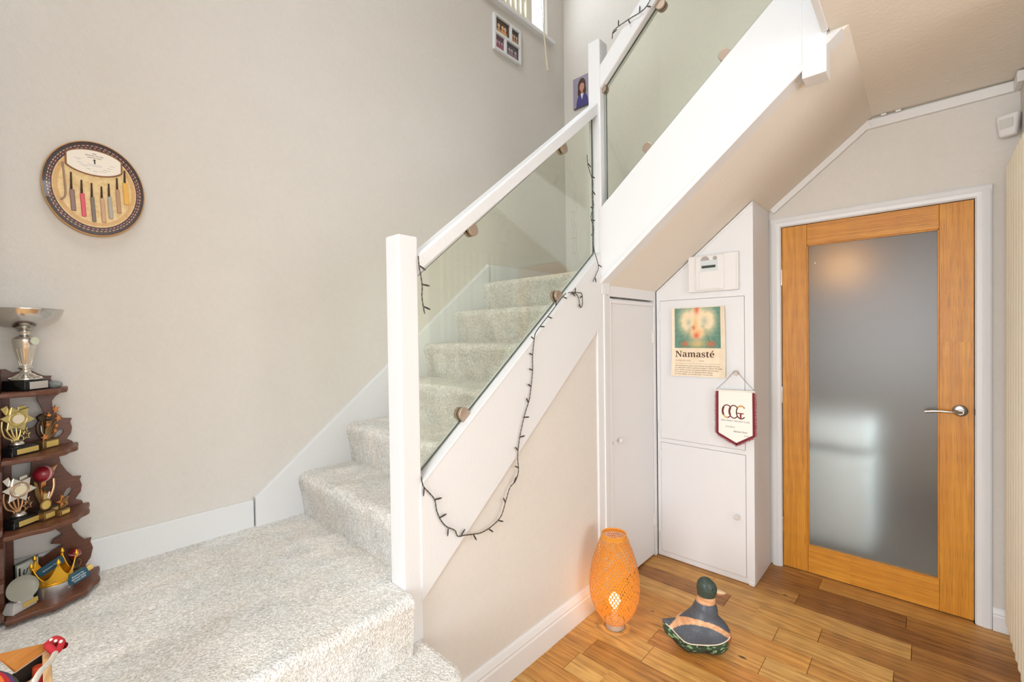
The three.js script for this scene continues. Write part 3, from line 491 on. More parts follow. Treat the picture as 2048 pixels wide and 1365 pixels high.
// ---------------------------------------------------------------- oval cricket plaque on the left wall
{
  const A = 0.132, B = 0.163, p = thing('wall_plaque', 'oval wooden plaque with tartan rim and miniature cricket bats', 'plaque', [-(VL - 0.001), 1.884, -0.166], Math.PI / 2);
  const oval = (k, n = 72) => circle(A * k, n, 0, 0, B / A);      // local x runs to the viewer's right along the wall (towards -z)
  const face = canvasTexture(1024, 1264, (g, w, h) => {
    g.fillStyle = '#e9cd92'; g.fillRect(0, 0, w, h); const r = rng(8);
    for (let i = 0; i < 2200; i++) { g.fillStyle = `rgba(${r() > 0.5 ? '190,140,70' : '250,228,178'},0.10)`; g.beginPath(); g.arc(r() * w, r() * h, 4 + r() * 26, 0, 7); g.fill(); }
    g.save(); g.translate(w / 2, h / 2); g.strokeStyle = 'rgba(182,112,48,0.35)'; g.lineWidth = 46; g.beginPath(); g.ellipse(0, 0, w * 0.375, h * 0.375, 0, 0, 7); g.stroke();
    for (let i = 0; i < 120; i++) { const a = i / 120 * Math.PI * 2; g.save(); g.transform(Math.cos(a), Math.sin(a) * h / w, -Math.sin(a), Math.cos(a) * h / w, 0, 0); g.fillStyle = i % 4 < 2 ? '#33150f' : '#51201a'; g.fillRect(w * 0.405, -15, w * 0.085, 30); g.restore(); }
    for (const [k, col, lw, dash] of [[0.470, '#2b120d', 14, []], [0.447, '#e3cdb4', 7, [26, 18]], [0.425, '#e3c6b0', 6, [20, 24]], [0.436, '#8c2f2a', 4, [18, 10]], [0.460, '#3a4a2a', 5, [14, 14]]]) { g.setLineDash(dash); g.strokeStyle = col; g.lineWidth = lw; g.beginPath(); g.ellipse(0, 0, w * k, h * k, 0, 0, 7); g.stroke(); }
    g.restore();
  });
  const s = shapeOf(oval(1));
  const back = extrude(s, 0.016, 0.003, 8);
  part('board', back, std({ name: 'plaque_wood', color: '#c59a5e', roughness: 0.5 }), p);
  const fg = new THREE.ShapeGeometry(shapeOf(oval(0.975))).translate(0, 0, 0.0164), q = fg.attributes.position; for (let i = 0; i < q.count; i++) fg.attributes.uv.setXY(i, q.getX(i) / (2 * A) + 0.5, q.getY(i) / (2 * B) + 0.5);
  part('printed_face', fg, phys({ name: 'plaque_face', map: face, roughness: 0.4, clearcoat: 0.3 }), p);
  // cream label
  const lens = []; const lw = 0.068, lh = 0.041; for (let i = 0; i < 40; i++) { const a = i / 40 * Math.PI * 2, c = Math.cos(a), n = Math.sin(a); lens.push([clamp(lw * 1.13 * c, -lw, lw), lh * n]); }
  const label = canvasTexture(768, 464, (g, w, h) => {
    g.fillStyle = '#f3eadb'; g.fillRect(0, 0, w, h); g.textAlign = 'center'; g.fillStyle = '#3a2c22'; g.font = 'bold 30px serif';
    g.fillText('THE', w / 2, 72); g.fillText('HISTORY OF THE', w / 2, 112, 300); g.fillText('CRICKET BAT', w / 2, 152, 290);
    g.fillStyle = '#1d1a18'; g.fillRect(w / 2 - 10, 186, 20, 52); g.fillRect(w / 2 - 24, 178, 46, 13); g.save(); g.translate(w / 2 + 10, 232); g.rotate(0.5); g.fillRect(-6, -6, 14, 32); g.restore(); g.beginPath(); g.arc(w / 2, 172, 9, 0, 7); g.fill();
    g.fillStyle = '#6b6678'; g.font = 'italic 19px serif';
    [[150, 200, 'Early curved'], [150, 224, '1720'], [175, 272, 'Long bat'], [230, 312, 'Straight bat'], [250, 334, '1774'], [300, 372, 'Willow'], [395, 400, 'Spliced'], [500, 386, 'Cane handle'], [555, 345, 'Rubber grip'], [600, 300, 'Full size'], [640, 250, 'Modern']].forEach(([x, y, t]) => g.fillText(t, x, y, 120));
    g.fillStyle = '#8f93b8'; g.fillText('a short history of the bat', w / 2, 280, 250); g.fillText('from its earliest form', w / 2, 304, 220);
  });
  const rim = part('label_rim', extrude(shapeOf(lens.map(([x, y]) => [x * 1.07, y * 1.10])), 0.004, 0.0015).translate(0, 0, 0.0155), std({ name: 'label_rim', color: '#8a5a2e', roughness: 0.45 }), p); rim.position.set(-0.002, 0.088, 0);
  const lg = new THREE.ShapeGeometry(shapeOf(lens)).translate(0, 0, 0.0199), lq = lg.attributes.position; for (let i = 0; i < lq.count; i++) lg.attributes.uv.setXY(i, lq.getX(i) / (2 * lw) + 0.5, lq.getY(i) / (2 * lh) + 0.5);
  part('label', lg, std({ name: 'label_print', map: label, roughness: 0.4 }), p).position.set(-0.002, 0.088, 0);
  const handleMat = std({ name: 'dark_bat_grip', color: '#3d2415', roughness: 0.5 });
  const bats = [[-0.060, 0.040, -0.014, -0.086, 0.0125, '#8a6a60'], [-0.035, 0.020, -0.022, -0.101, 0.0115, '#d9495e'], [-0.010, 0.015, -0.030, -0.115, 0.0105, '#74665c'], [0.015, 0.009, -0.028, -0.113, 0.0115, '#c79f7c'], [0.034, 0.023, -0.019, -0.097, 0.0115, '#aaa69a'], [0.056, 0.048, 0.011, -0.073, 0.0115, '#b48a68'], [0.077, 0.079, 0.039, -0.039, 0.0150, '#e7b047']];
  for (const [x, yTop, yMid, yBot, w, col] of bats) {
    const b = part('miniature_bat', rbox(w, yMid - yBot, 0.006, 0.0024).rotateZ(0.05).translate(0.002, (yBot - yMid) / 2, 0), phys({ name: 'bat_blade', color: col, roughness: 0.35, clearcoat: 0.4 }), p); b.position.set(x, yMid, 0.0195);
    part('bat_handle', new THREE.CylinderGeometry(0.0021, 0.0032, yTop - yMid + 0.004, 12).translate(-0.001, (yTop - yMid) / 2, 0.0005), handleMat, b);
  }
  part('miniature_bat', tube([[-0.080, 0.072, 0.018], [-0.0765, 0.015, 0.0185], [-0.075, -0.028, 0.0195], [-0.078, -0.044, 0.0195], [-0.087, -0.054, 0.019]], 0.0026, 40, 8), std({ name: 'curved_bat', color: '#a98a72', roughness: 0.4 }), p);
}

// ---------------------------------------------------------------- corner shelf
const TIER = [[1.212, 0.138], [1.022, 0.158], [0.813, 0.180], [0.586, 0.200]];
{
  const w = thing('corner_shelf', 'dark carved corner shelf with four scalloped tiers of trophies', 'shelf');
  const outer = [[-0.070, 1.276], [-0.052, 1.275], [-0.038, 1.264], [-0.024, 1.266], [-0.010, 1.270], [0.002, 1.268], [0.016, 1.257], [0.030, 1.249], [0.047, 1.248], [0.044, 1.238], [0.049, 1.229], [0.064, 1.219], [0.075, 1.206], [0.072, 1.194], [0.054, 1.180], [0.046, 1.166], [0.047, 1.148], [0.055, 1.126], [0.070, 1.106], [0.091, 1.103], [0.087, 1.091], [0.091, 1.072], [0.088, 1.053], [0.077, 1.036], [0.091, 1.026], [0.095, 1.012], [0.085, 0.999], [0.068, 0.993], [0.059, 0.980], [0.062, 0.958], [0.075, 0.930], [0.090, 0.908], [0.110, 0.905], [0.106, 0.893], [0.111, 0.875], [0.108, 0.853], [0.097, 0.836], [0.094, 0.829], [0.110, 0.821], [0.114, 0.807], [0.103, 0.790], [0.083, 0.763], [0.086, 0.738], [0.101, 0.705], [0.114, 0.688], [0.131, 0.688], [0.128, 0.676], [0.134, 0.653], [0.128, 0.622], [0.113, 0.598], [0.131, 0.588], [0.137, 0.572], [-0.070, 0.568]];
  const holes = [[[-0.046, 1.190], [0.012, 1.190], [0.012, 1.172], [0.020, 1.150], [0.026, 1.130], [0.016, 1.104], [0.002, 1.086], [-0.014, 1.078], [-0.046, 1.078]],
    [[-0.046, 0.995], [-0.004, 0.995], [-0.004, 0.972], [-0.006, 0.945], [-0.012, 0.915], [-0.024, 0.895], [-0.046, 0.890]],
    [[-0.046, 0.785], [0.030, 0.785], [0.040, 0.755], [0.062, 0.722], [0.040, 0.712], [0.034, 0.700], [0.058, 0.692], [0.060, 0.686], [0.036, 0.676], [0.016, 0.664], [0.002, 0.668], [-0.010, 0.656], [-0.046, 0.652]],
    [[0.047, 1.046], [0.053, 1.059], [0.061, 1.069], [0.069, 1.069], [0.070, 1.061], [0.063, 1.050], [0.055, 1.044]], [[0.064, 0.845], [0.070, 0.861], [0.076, 0.871], [0.084, 0.874], [0.087, 0.865], [0.081, 0.854], [0.073, 0.843]], [[0.037, 0.887], [0.044, 0.892], [0.049, 0.889], [0.048, 0.882], [0.038, 0.881]]];
  part('scroll_panel', acrossV(outer, VL - 0.030, VL - 0.020, 0.0015, holes), walnut, w);
  const side = alongU(outer.map(([u, y]) => [VL - 0.0200 - (u + 0.062), y]), -0.073, -0.062, 0.0015); part('scroll_panel', side, walnut, w);
  for (const [y, R] of TIER) {
    const pts = [[-0.061, VL - 0.030], [-0.061 + R, VL - 0.030]];
    for (let i = 0; i <= 48; i++) { const a = i / 48 * Math.PI / 2, k = R * (1.06 + 0.05 * Math.sin(a * 2) + 0.022 * Math.cos(a * 16)), e = Math.max(Math.cos(a), 0) ** 0.8, f = Math.max(Math.sin(a), 0) ** 0.8; pts.push([-0.061 + k * e * 0.97, VL - 0.030 - k * f * 1.03]); }
    part('tier', upY(pts, y - 0.015, y, 0.004), walnut, w);
    for (const t of [0]) void t;
  }
  for (const [y, R] of TIER.slice(0, 3)) part('tier_apron', acrossV([[-0.02, y - 0.013], [R * 0.45, y - 0.013], [R * 0.40, y - 0.024], [R * 0.30, y - 0.034], [R * 0.24, y - 0.026], [R * 0.1, y - 0.022]].reverse(), VL - 0.034, VL - 0.029, 0.001), walnut, w);
}

// ---------------------------------------------------------------- trophies
const gold = std({ name: 'pale_gold', color: '#d9c88a', metalness: 0.9, roughness: 0.3 }), silver = std({ name: 'silver', color: '#dcd8d0', metalness: 0.95, roughness: 0.22 }), bronze = std({ name: 'antique_bronze', color: '#8a6f47', metalness: 0.75, roughness: 0.42 }), copper = std({ name: 'copper', color: '#dd9356', metalness: 0.75, roughness: 0.38 });
const darkBronze = std({ name: 'dark_bronze', color: '#4d3f30', metalness: 0.6, roughness: 0.45 }), goldPlate = std({ name: 'gold_label', color: '#e6c873', metalness: 0.4, roughness: 0.4 }), silverPlate = std({ name: 'silver_label', color: '#cfc8c0', metalness: 0.4, roughness: 0.4 }), brightGold = std({ name: 'bright_gold', color: '#f0b93a', metalness: 0.8, roughness: 0.3 }), ballRed = phys({ name: 'cricket_ball_leather', color: '#8c1526', roughness: 0.35, clearcoat: 0.5, clearcoatRoughness: 0.2 }), stitch = std({ name: 'stitching', color: '#e3c9c2', roughness: 0.8 });
const FACE = Math.PI * 0.735;         // the trophies look out of the corner
const onTier = (k, u, v, turn = FACE) => [[-v, TIER[k][0], -u], turn];
const block = (w, h, d, taper = 0.9) => { const g = new RoundedBoxGeometry(w, h, d, 2, 0.002), p = g.attributes.position; for (let i = 0; i < p.count; i++) { const k = lerp(1, taper, p.getY(i) / h + 0.5); p.setX(i, p.getX(i) * k); p.setZ(i, p.getZ(i) * k); } g.computeVertexNormals(); return metres(toCreasedNormals(g, 0.5)).translate(0, h / 2, 0); };
{ // tall silver cup
  const [pos, turn] = onTier(0, -0.010, 2.018), t = thing('trophy_cup', 'tall silver cup on black base on the top tier', 'trophy', pos, turn);
  part('base', block(0.072, 0.031, 0.072, 0.97), black, t);
  part('label_plate', rbox(0.052, 0.022, 0.002, 0.0006).translate(0.004, 0.0155, 0.0362), silverPlate, t);
  part('stem', lathe([[0, 0.031], [0.036, 0.031], [0.037, 0.036], [0.030, 0.040], [0.018, 0.046], [0.012, 0.055], [0.0105, 0.064], [0.016, 0.067], [0.016, 0.071], [0.011, 0.074], [0.0135, 0.084], [0.019, 0.106], [0.023, 0.124], [0.025, 0.130], [0.0245, 0.133], [0.026, 0.137], [0.0255, 0.140], [0.0275, 0.145], [0.0265, 0.149], [0.0285, 0.152], [0.026, 0.158], [0.018, 0.164], [0.012, 0.168], [0.0105, 0.172], [0.014, 0.1745], [0.012, 0.178], [0.018, 0.1815], [0, 0.184]], 40), silver, t);
  for (let k = 0; k < 14; k++) part('flute', tube([[0.0118, 0.076, 0], [0.0175, 0.104, 0], [0.0232, 0.127, 0]], 0.0017, 10, 6).rotateY(k * Math.PI / 7), silver, t);
  for (let k = 0; k < 18; k++) part('flute', tube([[0.0150, 0.050, 0], [0.0260, 0.0415, 0], [0.0345, 0.038, 0]], 0.0020, 8, 6).rotateY(k * Math.PI / 9), silver, t);
  part("bowl", lathe([[0, 0.180], [0.016, 0.181], [0.030, 0.185], [0.048, 0.193], [0.064, 0.204], [0.076, 0.217], [0.083, 0.231], [0.0865, 0.243], [0.088, 0.247], [0.0865, 0.2475], [0.0845, 0.243], [0.081, 0.232], [0.074, 0.219], [0.062, 0.2065], [0.047, 0.196], [0.029, 0.188], [0.016, 0.1845], [0, 0.184]], 64), chrome, t);
  const d = part('medallion', new THREE.CylinderGeometry(0.0135, 0.0135, 0.004, 28).rotateX(Math.PI / 2), silver, t); d.position.set(0, 0.150, 0.030); d.rotation.x = -0.05;
  part('medallion_disc', new THREE.CylinderGeometry(0.0115, 0.0115, 0.001, 28).rotateX(Math.PI / 2).translate(0, 0, 0.0024), std({ name: 'pale_green_disc', color: '#d3dcc6', roughness: 0.4 }), d);
}
{ // grey stone beside it
  const g = new THREE.SphereGeometry(0.02, 28, 18).scale(1.0, 0.62, 0.75), p = g.attributes.position; for (let i = 0; i < p.count; i++) { const k = 1 + (N16(p.getX(i) * 200 + 5, p.getY(i) * 200 + p.getZ(i) * 90) - 0.5) * 0.16; p.setXYZ(i, p.getX(i) * k, Math.max(p.getY(i) * k, -0.0105), p.getZ(i) * k); } g.computeVertexNormals();
  single('stone', 'small grey stone beside the silver cup base', 'stone', g.translate(0, 0.0105, 0), std({ name: 'grey_stone', map: sized(texture(128, 128, (x, y) => { const k = N64(x * 64, y * 64) * 0.25; return [0.42 + k, 0.44 + k, 0.43 + k]; }), 1), roughness: 0.7 }), [-2.035, TIER[0][0], -0.052], 0.9);
}
function starTrophy(label, k, u, v, body, accent, discCol) {   // six-pointed medal on a fan-shaped stem
  const [pos, turn] = onTier(k, u, v, Math.PI * 0.66), t = thing('star_trophy', label, 'trophy', pos, turn);
  const b = part('base', block(0.078, 0.026, 0.060, 0.86), black, t); b.rotation.y = 0.22;
  part('label_plate', rbox(0.058, 0.015, 0.002, 0.0006).translate(0.004, 0.0125, 0.0302), goldPlate, b);
  part('foot', lathe([[0, 0.025], [0.019, 0.026], [0.0165, 0.034], [0.0125, 0.043], [0, 0.044]], 28), silver, t);
  for (const [a, x] of [[-0.42, -0.012], [-0.22, -0.006], [-0.02, 0.0], [0.16, 0.006]]) part('stem_blade', tube([[x * 0.3, 0.042, 0], [x * 0.9 + Math.sin(a) * 0.012, 0.060, 0.001], [x + Math.sin(a) * 0.030, 0.082, 0.0]], 0.0028, 16, 6), body, t);
  part('arc_strip', tube([[-0.008, 0.044, -0.003], [-0.024, 0.056, -0.003], [-0.031, 0.080, -0.003], [-0.030, 0.104, -0.003]], 0.0032, 24, 6), body, t);
  const s = part('star', extrude(shapeOf(star(6, 0.041, 0.0245, Math.PI / 2 + 0.35)), 0.006, 0.0018), accent, t); s.position.set(0, 0.107, 0.003);
  part('inner_ring', new THREE.TorusGeometry(0.0205, 0.0022, 10, 36).translate(0, 0, 0.0065), body, s);
  part('disc', new THREE.CylinderGeometry(0.0135, 0.0135, 0.003, 32).rotateX(Math.PI / 2).translate(0, 0, 0.0072), std({ name: 'medal_disc', color: discCol, roughness: 0.5 }), s);
  for (let i = 0; i < 24; i++) part('ray', rbox(0.0012, 0.006, 0.0014, 0.0004).translate(0, 0.0168, 0.0066).rotateZ(i * Math.PI / 12), accent, s);
  part('ribbon_flap', extrude(shapeOf([[-0.034, 0.142], [-0.020, 0.150], [-0.010, 0.122], [-0.018, 0.112]]), 0.004, 0.001).translate(0, 0, -0.003), accent, t);
  part('ribbon_flap', extrude(shapeOf([[0.004, 0.143], [0.022, 0.146], [0.024, 0.124], [0.004, 0.120]]), 0.004, 0.001).translate(0, 0, -0.003), accent, t);
  for (const [x, y, R, r] of [[0.017, 0.070, 0.0125, 0.4], [0.020, 0.053, 0.0150, 0.2]]) part('small_star', extrude(shapeOf(star(5, R, R * 0.5, Math.PI / 2 + r), [star(5, R * 0.62, R * 0.3, Math.PI / 2 + r)]), 0.005, 0.001).translate(x, y, -0.002), body, t);
  return t;
}
starTrophy('pale gold star trophy on black base, second tier', 1, -0.032, 2.000, gold, gold, '#e9dcc4');
starTrophy('silver and bronze star trophy on black base, third tier', 2, -0.032, 1.983, std({ name: 'rose_bronze', color: '#c9a077', metalness: 0.85, roughness: 0.3 }), silver, '#e8dcb8');
{ // cricketer trophy with copper stars
  const [pos, turn] = onTier(1, 0.030, 2.052), t = thing('cricket_trophy', 'dark bronze cricket trophy with copper stars on second tier', 'trophy', pos, turn);
  part('base', block(0.054, 0.026, 0.036, 0.94), bronze, t);
  part('label_plate', rbox(0.036, 0.018, 0.002, 0.0005).translate(0.002, 0.013, 0.0182), goldPlate, t);
  part('bat', rbox(0.018, 0.062, 0.008, 0.003).rotateZ(-0.12).translate(0.004, 0.056, 0.002), bronze, t);
  for (const [x, a] of [[-0.004, -0.10], [0.004, -0.02], [0.012, 0.08]]) part('stump', new THREE.CylinderGeometry(0.0023, 0.0023, 0.075, 12).rotateZ(-a).translate(x, 0.072, -0.006), a > 0 ? gold : bronze, t);
  part('arch', tube([[-0.010, 0.030, 0], [-0.023, 0.050, 0], [-0.024, 0.076, 0], [-0.014, 0.096, 0]], 0.0042, 30, 8), darkBronze, t);
  part('arch', tube([[-0.006, 0.034, 0.004], [-0.016, 0.052, 0.004], [-0.018, 0.074, 0.004]], 0.0020, 24, 8), silver, t);
  part('glove', new THREE.SphereGeometry(0.010, 20, 14).scale(1.2, 0.9, 0.8).translate(0.004, 0.094, 0.006), darkBronze, t);
  part('glove', rbox(0.020, 0.022, 0.012, 0.004).rotateZ(0.5).translate(-0.016, 0.098, 0.002), darkBronze, t);
  part('ball', new THREE.SphereGeometry(0.0062, 18, 12).translate(-0.002, 0.104, 0.012), copper, t);
  for (const [x, y, R, tl] of [[-0.016, 0.036, 0.013, 0.2], [-0.006, 0.074, 0.0085, 0.5], [0.021, 0.066, 0.0085, 0.4], [0.017, 0.050, 0.0080, 0.1], [0.027, 0.090, 0.0130, 0.3], [0.020, 0.119, 0.0140, 0.1]]) {
    const s = part('star', extrude(shapeOf(star(5, R, R * 0.42, Math.PI / 2 + tl)), 0.004, 0.001), copper, t); s.position.set(x, y, 0.010);
    part('star_stem', tube([[0, -R * 0.3, -0.001], [-x * 0.25, -R - 0.006, -0.006], [-x * 0.6, -Math.max(0.014, (y - 0.026) * 0.75), -0.010]], 0.0016, 14, 6), bronze, s);
  }
}
function cricketBall(parent, r, pos, tilt) {
  const b = part('ball', new THREE.SphereGeometry(r, 32, 22), ballRed, parent); b.position.set(...pos); b.rotation.set(0.2, 0, tilt);
  for (const o of [-0.10, 0, 0.10]) part('seam', new THREE.TorusGeometry(Math.sqrt(1 - o * o) * r, r * 0.022, 6, 40).rotateY(Math.PI / 2).translate(o * r, 0, 0), stitch, b);
  return b;
}
{ // flame trophy holding a cricket ball
  const [pos, turn] = onTier(2, 0.020, 2.022), t = thing('ball_trophy', 'golden flame trophy holding a red cricket ball, third tier', 'trophy', pos, turn);
  part('base', block(0.062, 0.030, 0.040, 0.93), darkBronze, t);
  part('label_plate', rbox(0.034, 0.016, 0.002, 0.0005).translate(0.008, 0.015, 0.0202), goldPlate, t);
  const blade = (pts, w, m) => part('blade', extrude(shapeOf(pts), w, 0.001).translate(0, 0, -w / 2), m, t);
  blade([[-0.010, 0.030], [-0.026, 0.075], [-0.030, 0.120], [-0.020, 0.110], [-0.012, 0.070], [-0.002, 0.034]], 0.010, bronze);
  blade([[-0.004, 0.030], [-0.010, 0.070], [-0.008, 0.108], [0.006, 0.112], [0.004, 0.070], [0.002, 0.034]], 0.008, copper);
  part('blade', tube([[-0.012, 0.030, 0.008], [0.008, 0.056, 0.010], [0.021, 0.084, 0.010], [0.024, 0.112, 0.008]], 0.0042, 36, 8), std({ name: 'rose_gold', color: '#dcae86', metalness: 0.85, roughness: 0.25 }), t);
  part('blade', tube([[-0.010, 0.030, 0.006], [0.000, 0.054, 0.012], [0.006, 0.076, 0.013]], 0.0024, 24, 8), silver, t);
  part('star', extrude(shapeOf(star(5, 0.012, 0.0055, 0.4)), 0.004, 0.001).translate(-0.001, 0.088, 0.006), darkBronze, t);
  cricketBall(t, 0.024, [0.000, 0.134, 0.002], -0.15);
  part('flame_tip', new THREE.ConeGeometry(0.009, 0.026, 20).rotateZ(-1.05).translate(0.032, 0.146, 0.004), std({ name: 'flame_tip', color: '#d9a271', metalness: 0.5, roughness: 0.4 }), t);
}
{ // small medal trophy
  const [pos, turn] = onTier(2, 0.026, 1.985), t = thing('medal_trophy', 'small gold medal trophy with round disc between flame and star trophies', 'trophy', pos, turn);
  part('base', block(0.036, 0.026, 0.022, 0.94), bronze, t);
  part('label_plate', rbox(0.026, 0.014, 0.002, 0.0005).translate(0, 0.013, 0.0112), goldPlate, t);
  part('medal_rim', new THREE.TorusGeometry(0.0145, 0.0026, 10, 36).translate(-0.004, 0.046, 0.002), bronze, t);
  part('medal_disc', new THREE.CylinderGeometry(0.0135, 0.0135, 0.004, 32).rotateX(Math.PI / 2).translate(-0.004, 0.046, 0.002), goldPlate, t);
  part('ribbon', rbox(0.012, 0.020, 0.004, 0.001).translate(-0.002, 0.070, -0.001), gold, t);
}
{ // small star trophy
  const [pos, turn] = onTier(2, 0.060, 1.995), t = thing('small_star_trophy', 'small bronze star trophy at the right end, third tier', 'trophy', pos, turn);
  part('base', block(0.033, 0.020, 0.020, 0.94), bronze, t);
  part('label_plate', rbox(0.024, 0.011, 0.002, 0.0005).translate(0.001, 0.010, 0.0102), goldPlate, t);
  part('star', extrude(shapeOf(star(5, 0.021, 0.0095, Math.PI / 2 + 0.2)), 0.005, 0.001).translate(0, 0.044, 0), copper, t);
  part('inner_star', extrude(shapeOf(star(5, 0.013, 0.006, Math.PI / 2 + 0.6)), 0.004, 0.001).translate(0.002, 0.046, 0.004), bronze, t);
  part('scroll', rbox(0.020, 0.008, 0.006, 0.002).rotateZ(0.2).translate(0.002, 0.029, 0.004), bronze, t);
}
{ // crown
  const t = thing('crown', 'toy golden crown on a silver ring, bottom tier', 'crown', [-1.972, TIER[3][0], -0.036], FACE);
  const R = 0.041; part('silver_ring', lathe([[R - 0.002, 0], [R + 0.001, 0], [R + 0.001, 0.034], [R + 0.002, 0.036], [R - 0.002, 0.036], [R - 0.002, 0]], 72), std({ name: 'brushed_steel', color: '#c9c9cb', metalness: 0.9, roughness: 0.28 }), t);
  const n = 120, pts = 5, pos = [], idx = [], hgt = (a) => { const k = Math.abs(((a * pts / (2 * Math.PI) + 0.32) % 1) - 0.5) * 2; return 0.034 + 0.024 + 0.046 * Math.pow(k, 1.9); };
  for (let s = 0; s < 2; s++) for (let i = 0; i <= n; i++) { const a = i / n * 2 * Math.PI, r = R + (s ? -0.0025 : 0); for (let j = 0; j <= 10; j++) { const y = lerp(0.035, hgt(a), j / 10), f = r + 0.16 * (y - 0.035); pos.push(f * Math.cos(a), y, f * Math.sin(a)); } }
  const at = (s, i, j) => s * (n + 1) * 11 + i * 11 + j;
  for (let i = 0; i < n; i++) { for (let j = 0; j < 10; j++) { idx.push(at(0, i, j), at(0, i, j + 1), at(0, i + 1, j), at(0, i + 1, j), at(0, i, j + 1), at(0, i + 1, j + 1)); idx.push(at(1, i, j), at(1, i + 1, j), at(1, i, j + 1), at(1, i + 1, j), at(1, i + 1, j + 1), at(1, i, j + 1)); } idx.push(at(0, i, 10), at(1, i, 10), at(0, i + 1, 10), at(0, i + 1, 10), at(1, i, 10), at(1, i + 1, 10)); }
  const g = new THREE.BufferGeometry(); g.setAttribute('position', new THREE.Float32BufferAttribute(pos, 3)); g.setIndex(idx); g.computeVertexNormals();
  part('crown_body', g, brightGold, t);
  part('rim_band', new THREE.TorusGeometry(R + 0.0018, 0.0016, 8, 64).rotateX(Math.PI / 2).translate(0, 0.041, 0), brightGold, t);
  for (let k = 0; k < pts; k++) { const a = (k + 0.5 - 0.32 + 0.5) / pts * 2 * Math.PI, y = 0.104, f = R + 0.16 * (y - 0.035); part('point_ball', lathe([[0, -0.012], [0.0028, -0.010], [0.0022, -0.004], [0.004, -0.003], [0.0055, 0.001], [0.004, 0.006], [0.0022, 0.008], [0.003, 0.010], [0, 0.013]], 16), brightGold, t).position.set(f * Math.cos(a), y, f * Math.sin(a)); }
  for (let k = 0; k < 20; k++) { const a = k / 20 * 2 * Math.PI; part('stud', new THREE.SphereGeometry(0.0016, 8, 6), gold, t).position.set((R + 0.003) * Math.cos(a), 0.047, (R + 0.003) * Math.sin(a)); }
}
function ribbonTag(label, lines, pos, rot, size) {
  const art = canvasTexture(384, 192, (g, w, h) => { g.fillStyle = '#2c5468'; g.fillRect(0, 0, w, h); const r = rng(4); for (let i = 0; i < 500; i++) { g.fillStyle = r() > 0.5 ? 'rgba(20,40,52,0.12)' : 'rgba(90,130,148,0.10)'; g.fillRect(r() * w, r() * h, 14, 4); } g.fillStyle = '#dbe4e6'; g.textAlign = 'center'; g.font = 'bold 46px serif'; lines.forEach((t, i) => g.fillText(t, w / 2, h / 2 + 14 + (i - (lines.length - 1) / 2) * 50, w * 0.8)); });
  const cloth = std({ name: 'blue_ribbon_cloth', color: '#2c5468', roughness: 0.8 }), t = thing('ribbon_tag', label, 'tag', pos); t.rotation.set(...rot);
  const [w, h] = size; part('body', extrude(shapeOf([[-w / 2, -h * 0.3], [-w / 2 + h * 0.3, -h / 2], [w / 2 - h * 0.2, -h / 2], [w / 2, -h * 0.3], [w / 2, h * 0.3], [w / 2 - h * 0.2, h / 2], [-w / 2 + h * 0.3, h / 2], [-w / 2, h * 0.3]]), 0.008, 0.0025).translate(0, 0, -0.004), cloth, t);
  const pl = new THREE.PlaneGeometry(w * 0.86, h * 0.86).translate(0, 0, 0.0043); part('lettering', pl, std({ name: 'ribbon_print', map: art, roughness: 0.8 }), t);
  return t;
}
ribbonTag('blue cloth tag reading Winner lying inside the crown', ['Winner U13'], [-1.975, 0.668, -0.030], [-0.15, 1.75, 0.62], [0.064, 0.026]);
{ const t = ribbonTag('blue cloth tag reading Runner Up leaning right of the crown', ['Runner Up', 'Michael Dunn', 'Social 2018'], [-1.952, 0.622, -0.090], [-0.30, 1.85, 0.62], [0.052, 0.036]);
  part('gold_end', rbox(0.014, 0.016, 0.010, 0.002).translate(0.031, 0.006, 0), goldPlate, t); part('ring', new THREE.TorusGeometry(0.006, 0.0012, 8, 24).translate(-0.030, -0.010, 0.002), chrome, t); }
{ // dish-shaped glass award on a pale stone base
  const t = thing('glass_award', 'round frosted glass award on pale stone base, left on bottom tier', 'trophy', [-1.924, TIER[3][0], 0.034], FACE);
  const marble = std({ name: 'pale_marble', color: '#c6c4c2', roughness: 0.25 });
  part('base', block(0.066, 0.030, 0.034, 0.72), marble, t);
  part('label_plate', rbox(0.040, 0.014, 0.002, 0.0005).rotateX(-0.12).translate(0.014, 0.013, 0.0165), goldPlate, t);
  const d = part('dish', lathe([[0, 0], [0.020, 0.001], [0.030, 0.004], [0.034, 0.009], [0.0345, 0.0105], [0.030, 0.0065], [0.020, 0.0035], [0, 0.0028]], 56).rotateX(Math.PI / 2), phys({ name: 'frosted_award_glass', color: '#a3a193', roughness: 0.3, transmission: 0.25, thickness: 0 }), t); d.position.set(-0.004, 0.062, 0.010); d.rotation.set(-0.35, -0.35, 0);
  part('stem', new THREE.CylinderGeometry(0.010, 0.014, 0.012, 20).translate(-0.004, 0.034, 0.002), chrome, t);
  part('side_block', rbox(0.016, 0.012, 0.016, 0.003).translate(0.022, 0.032, 0.004), acrylic, t);
}
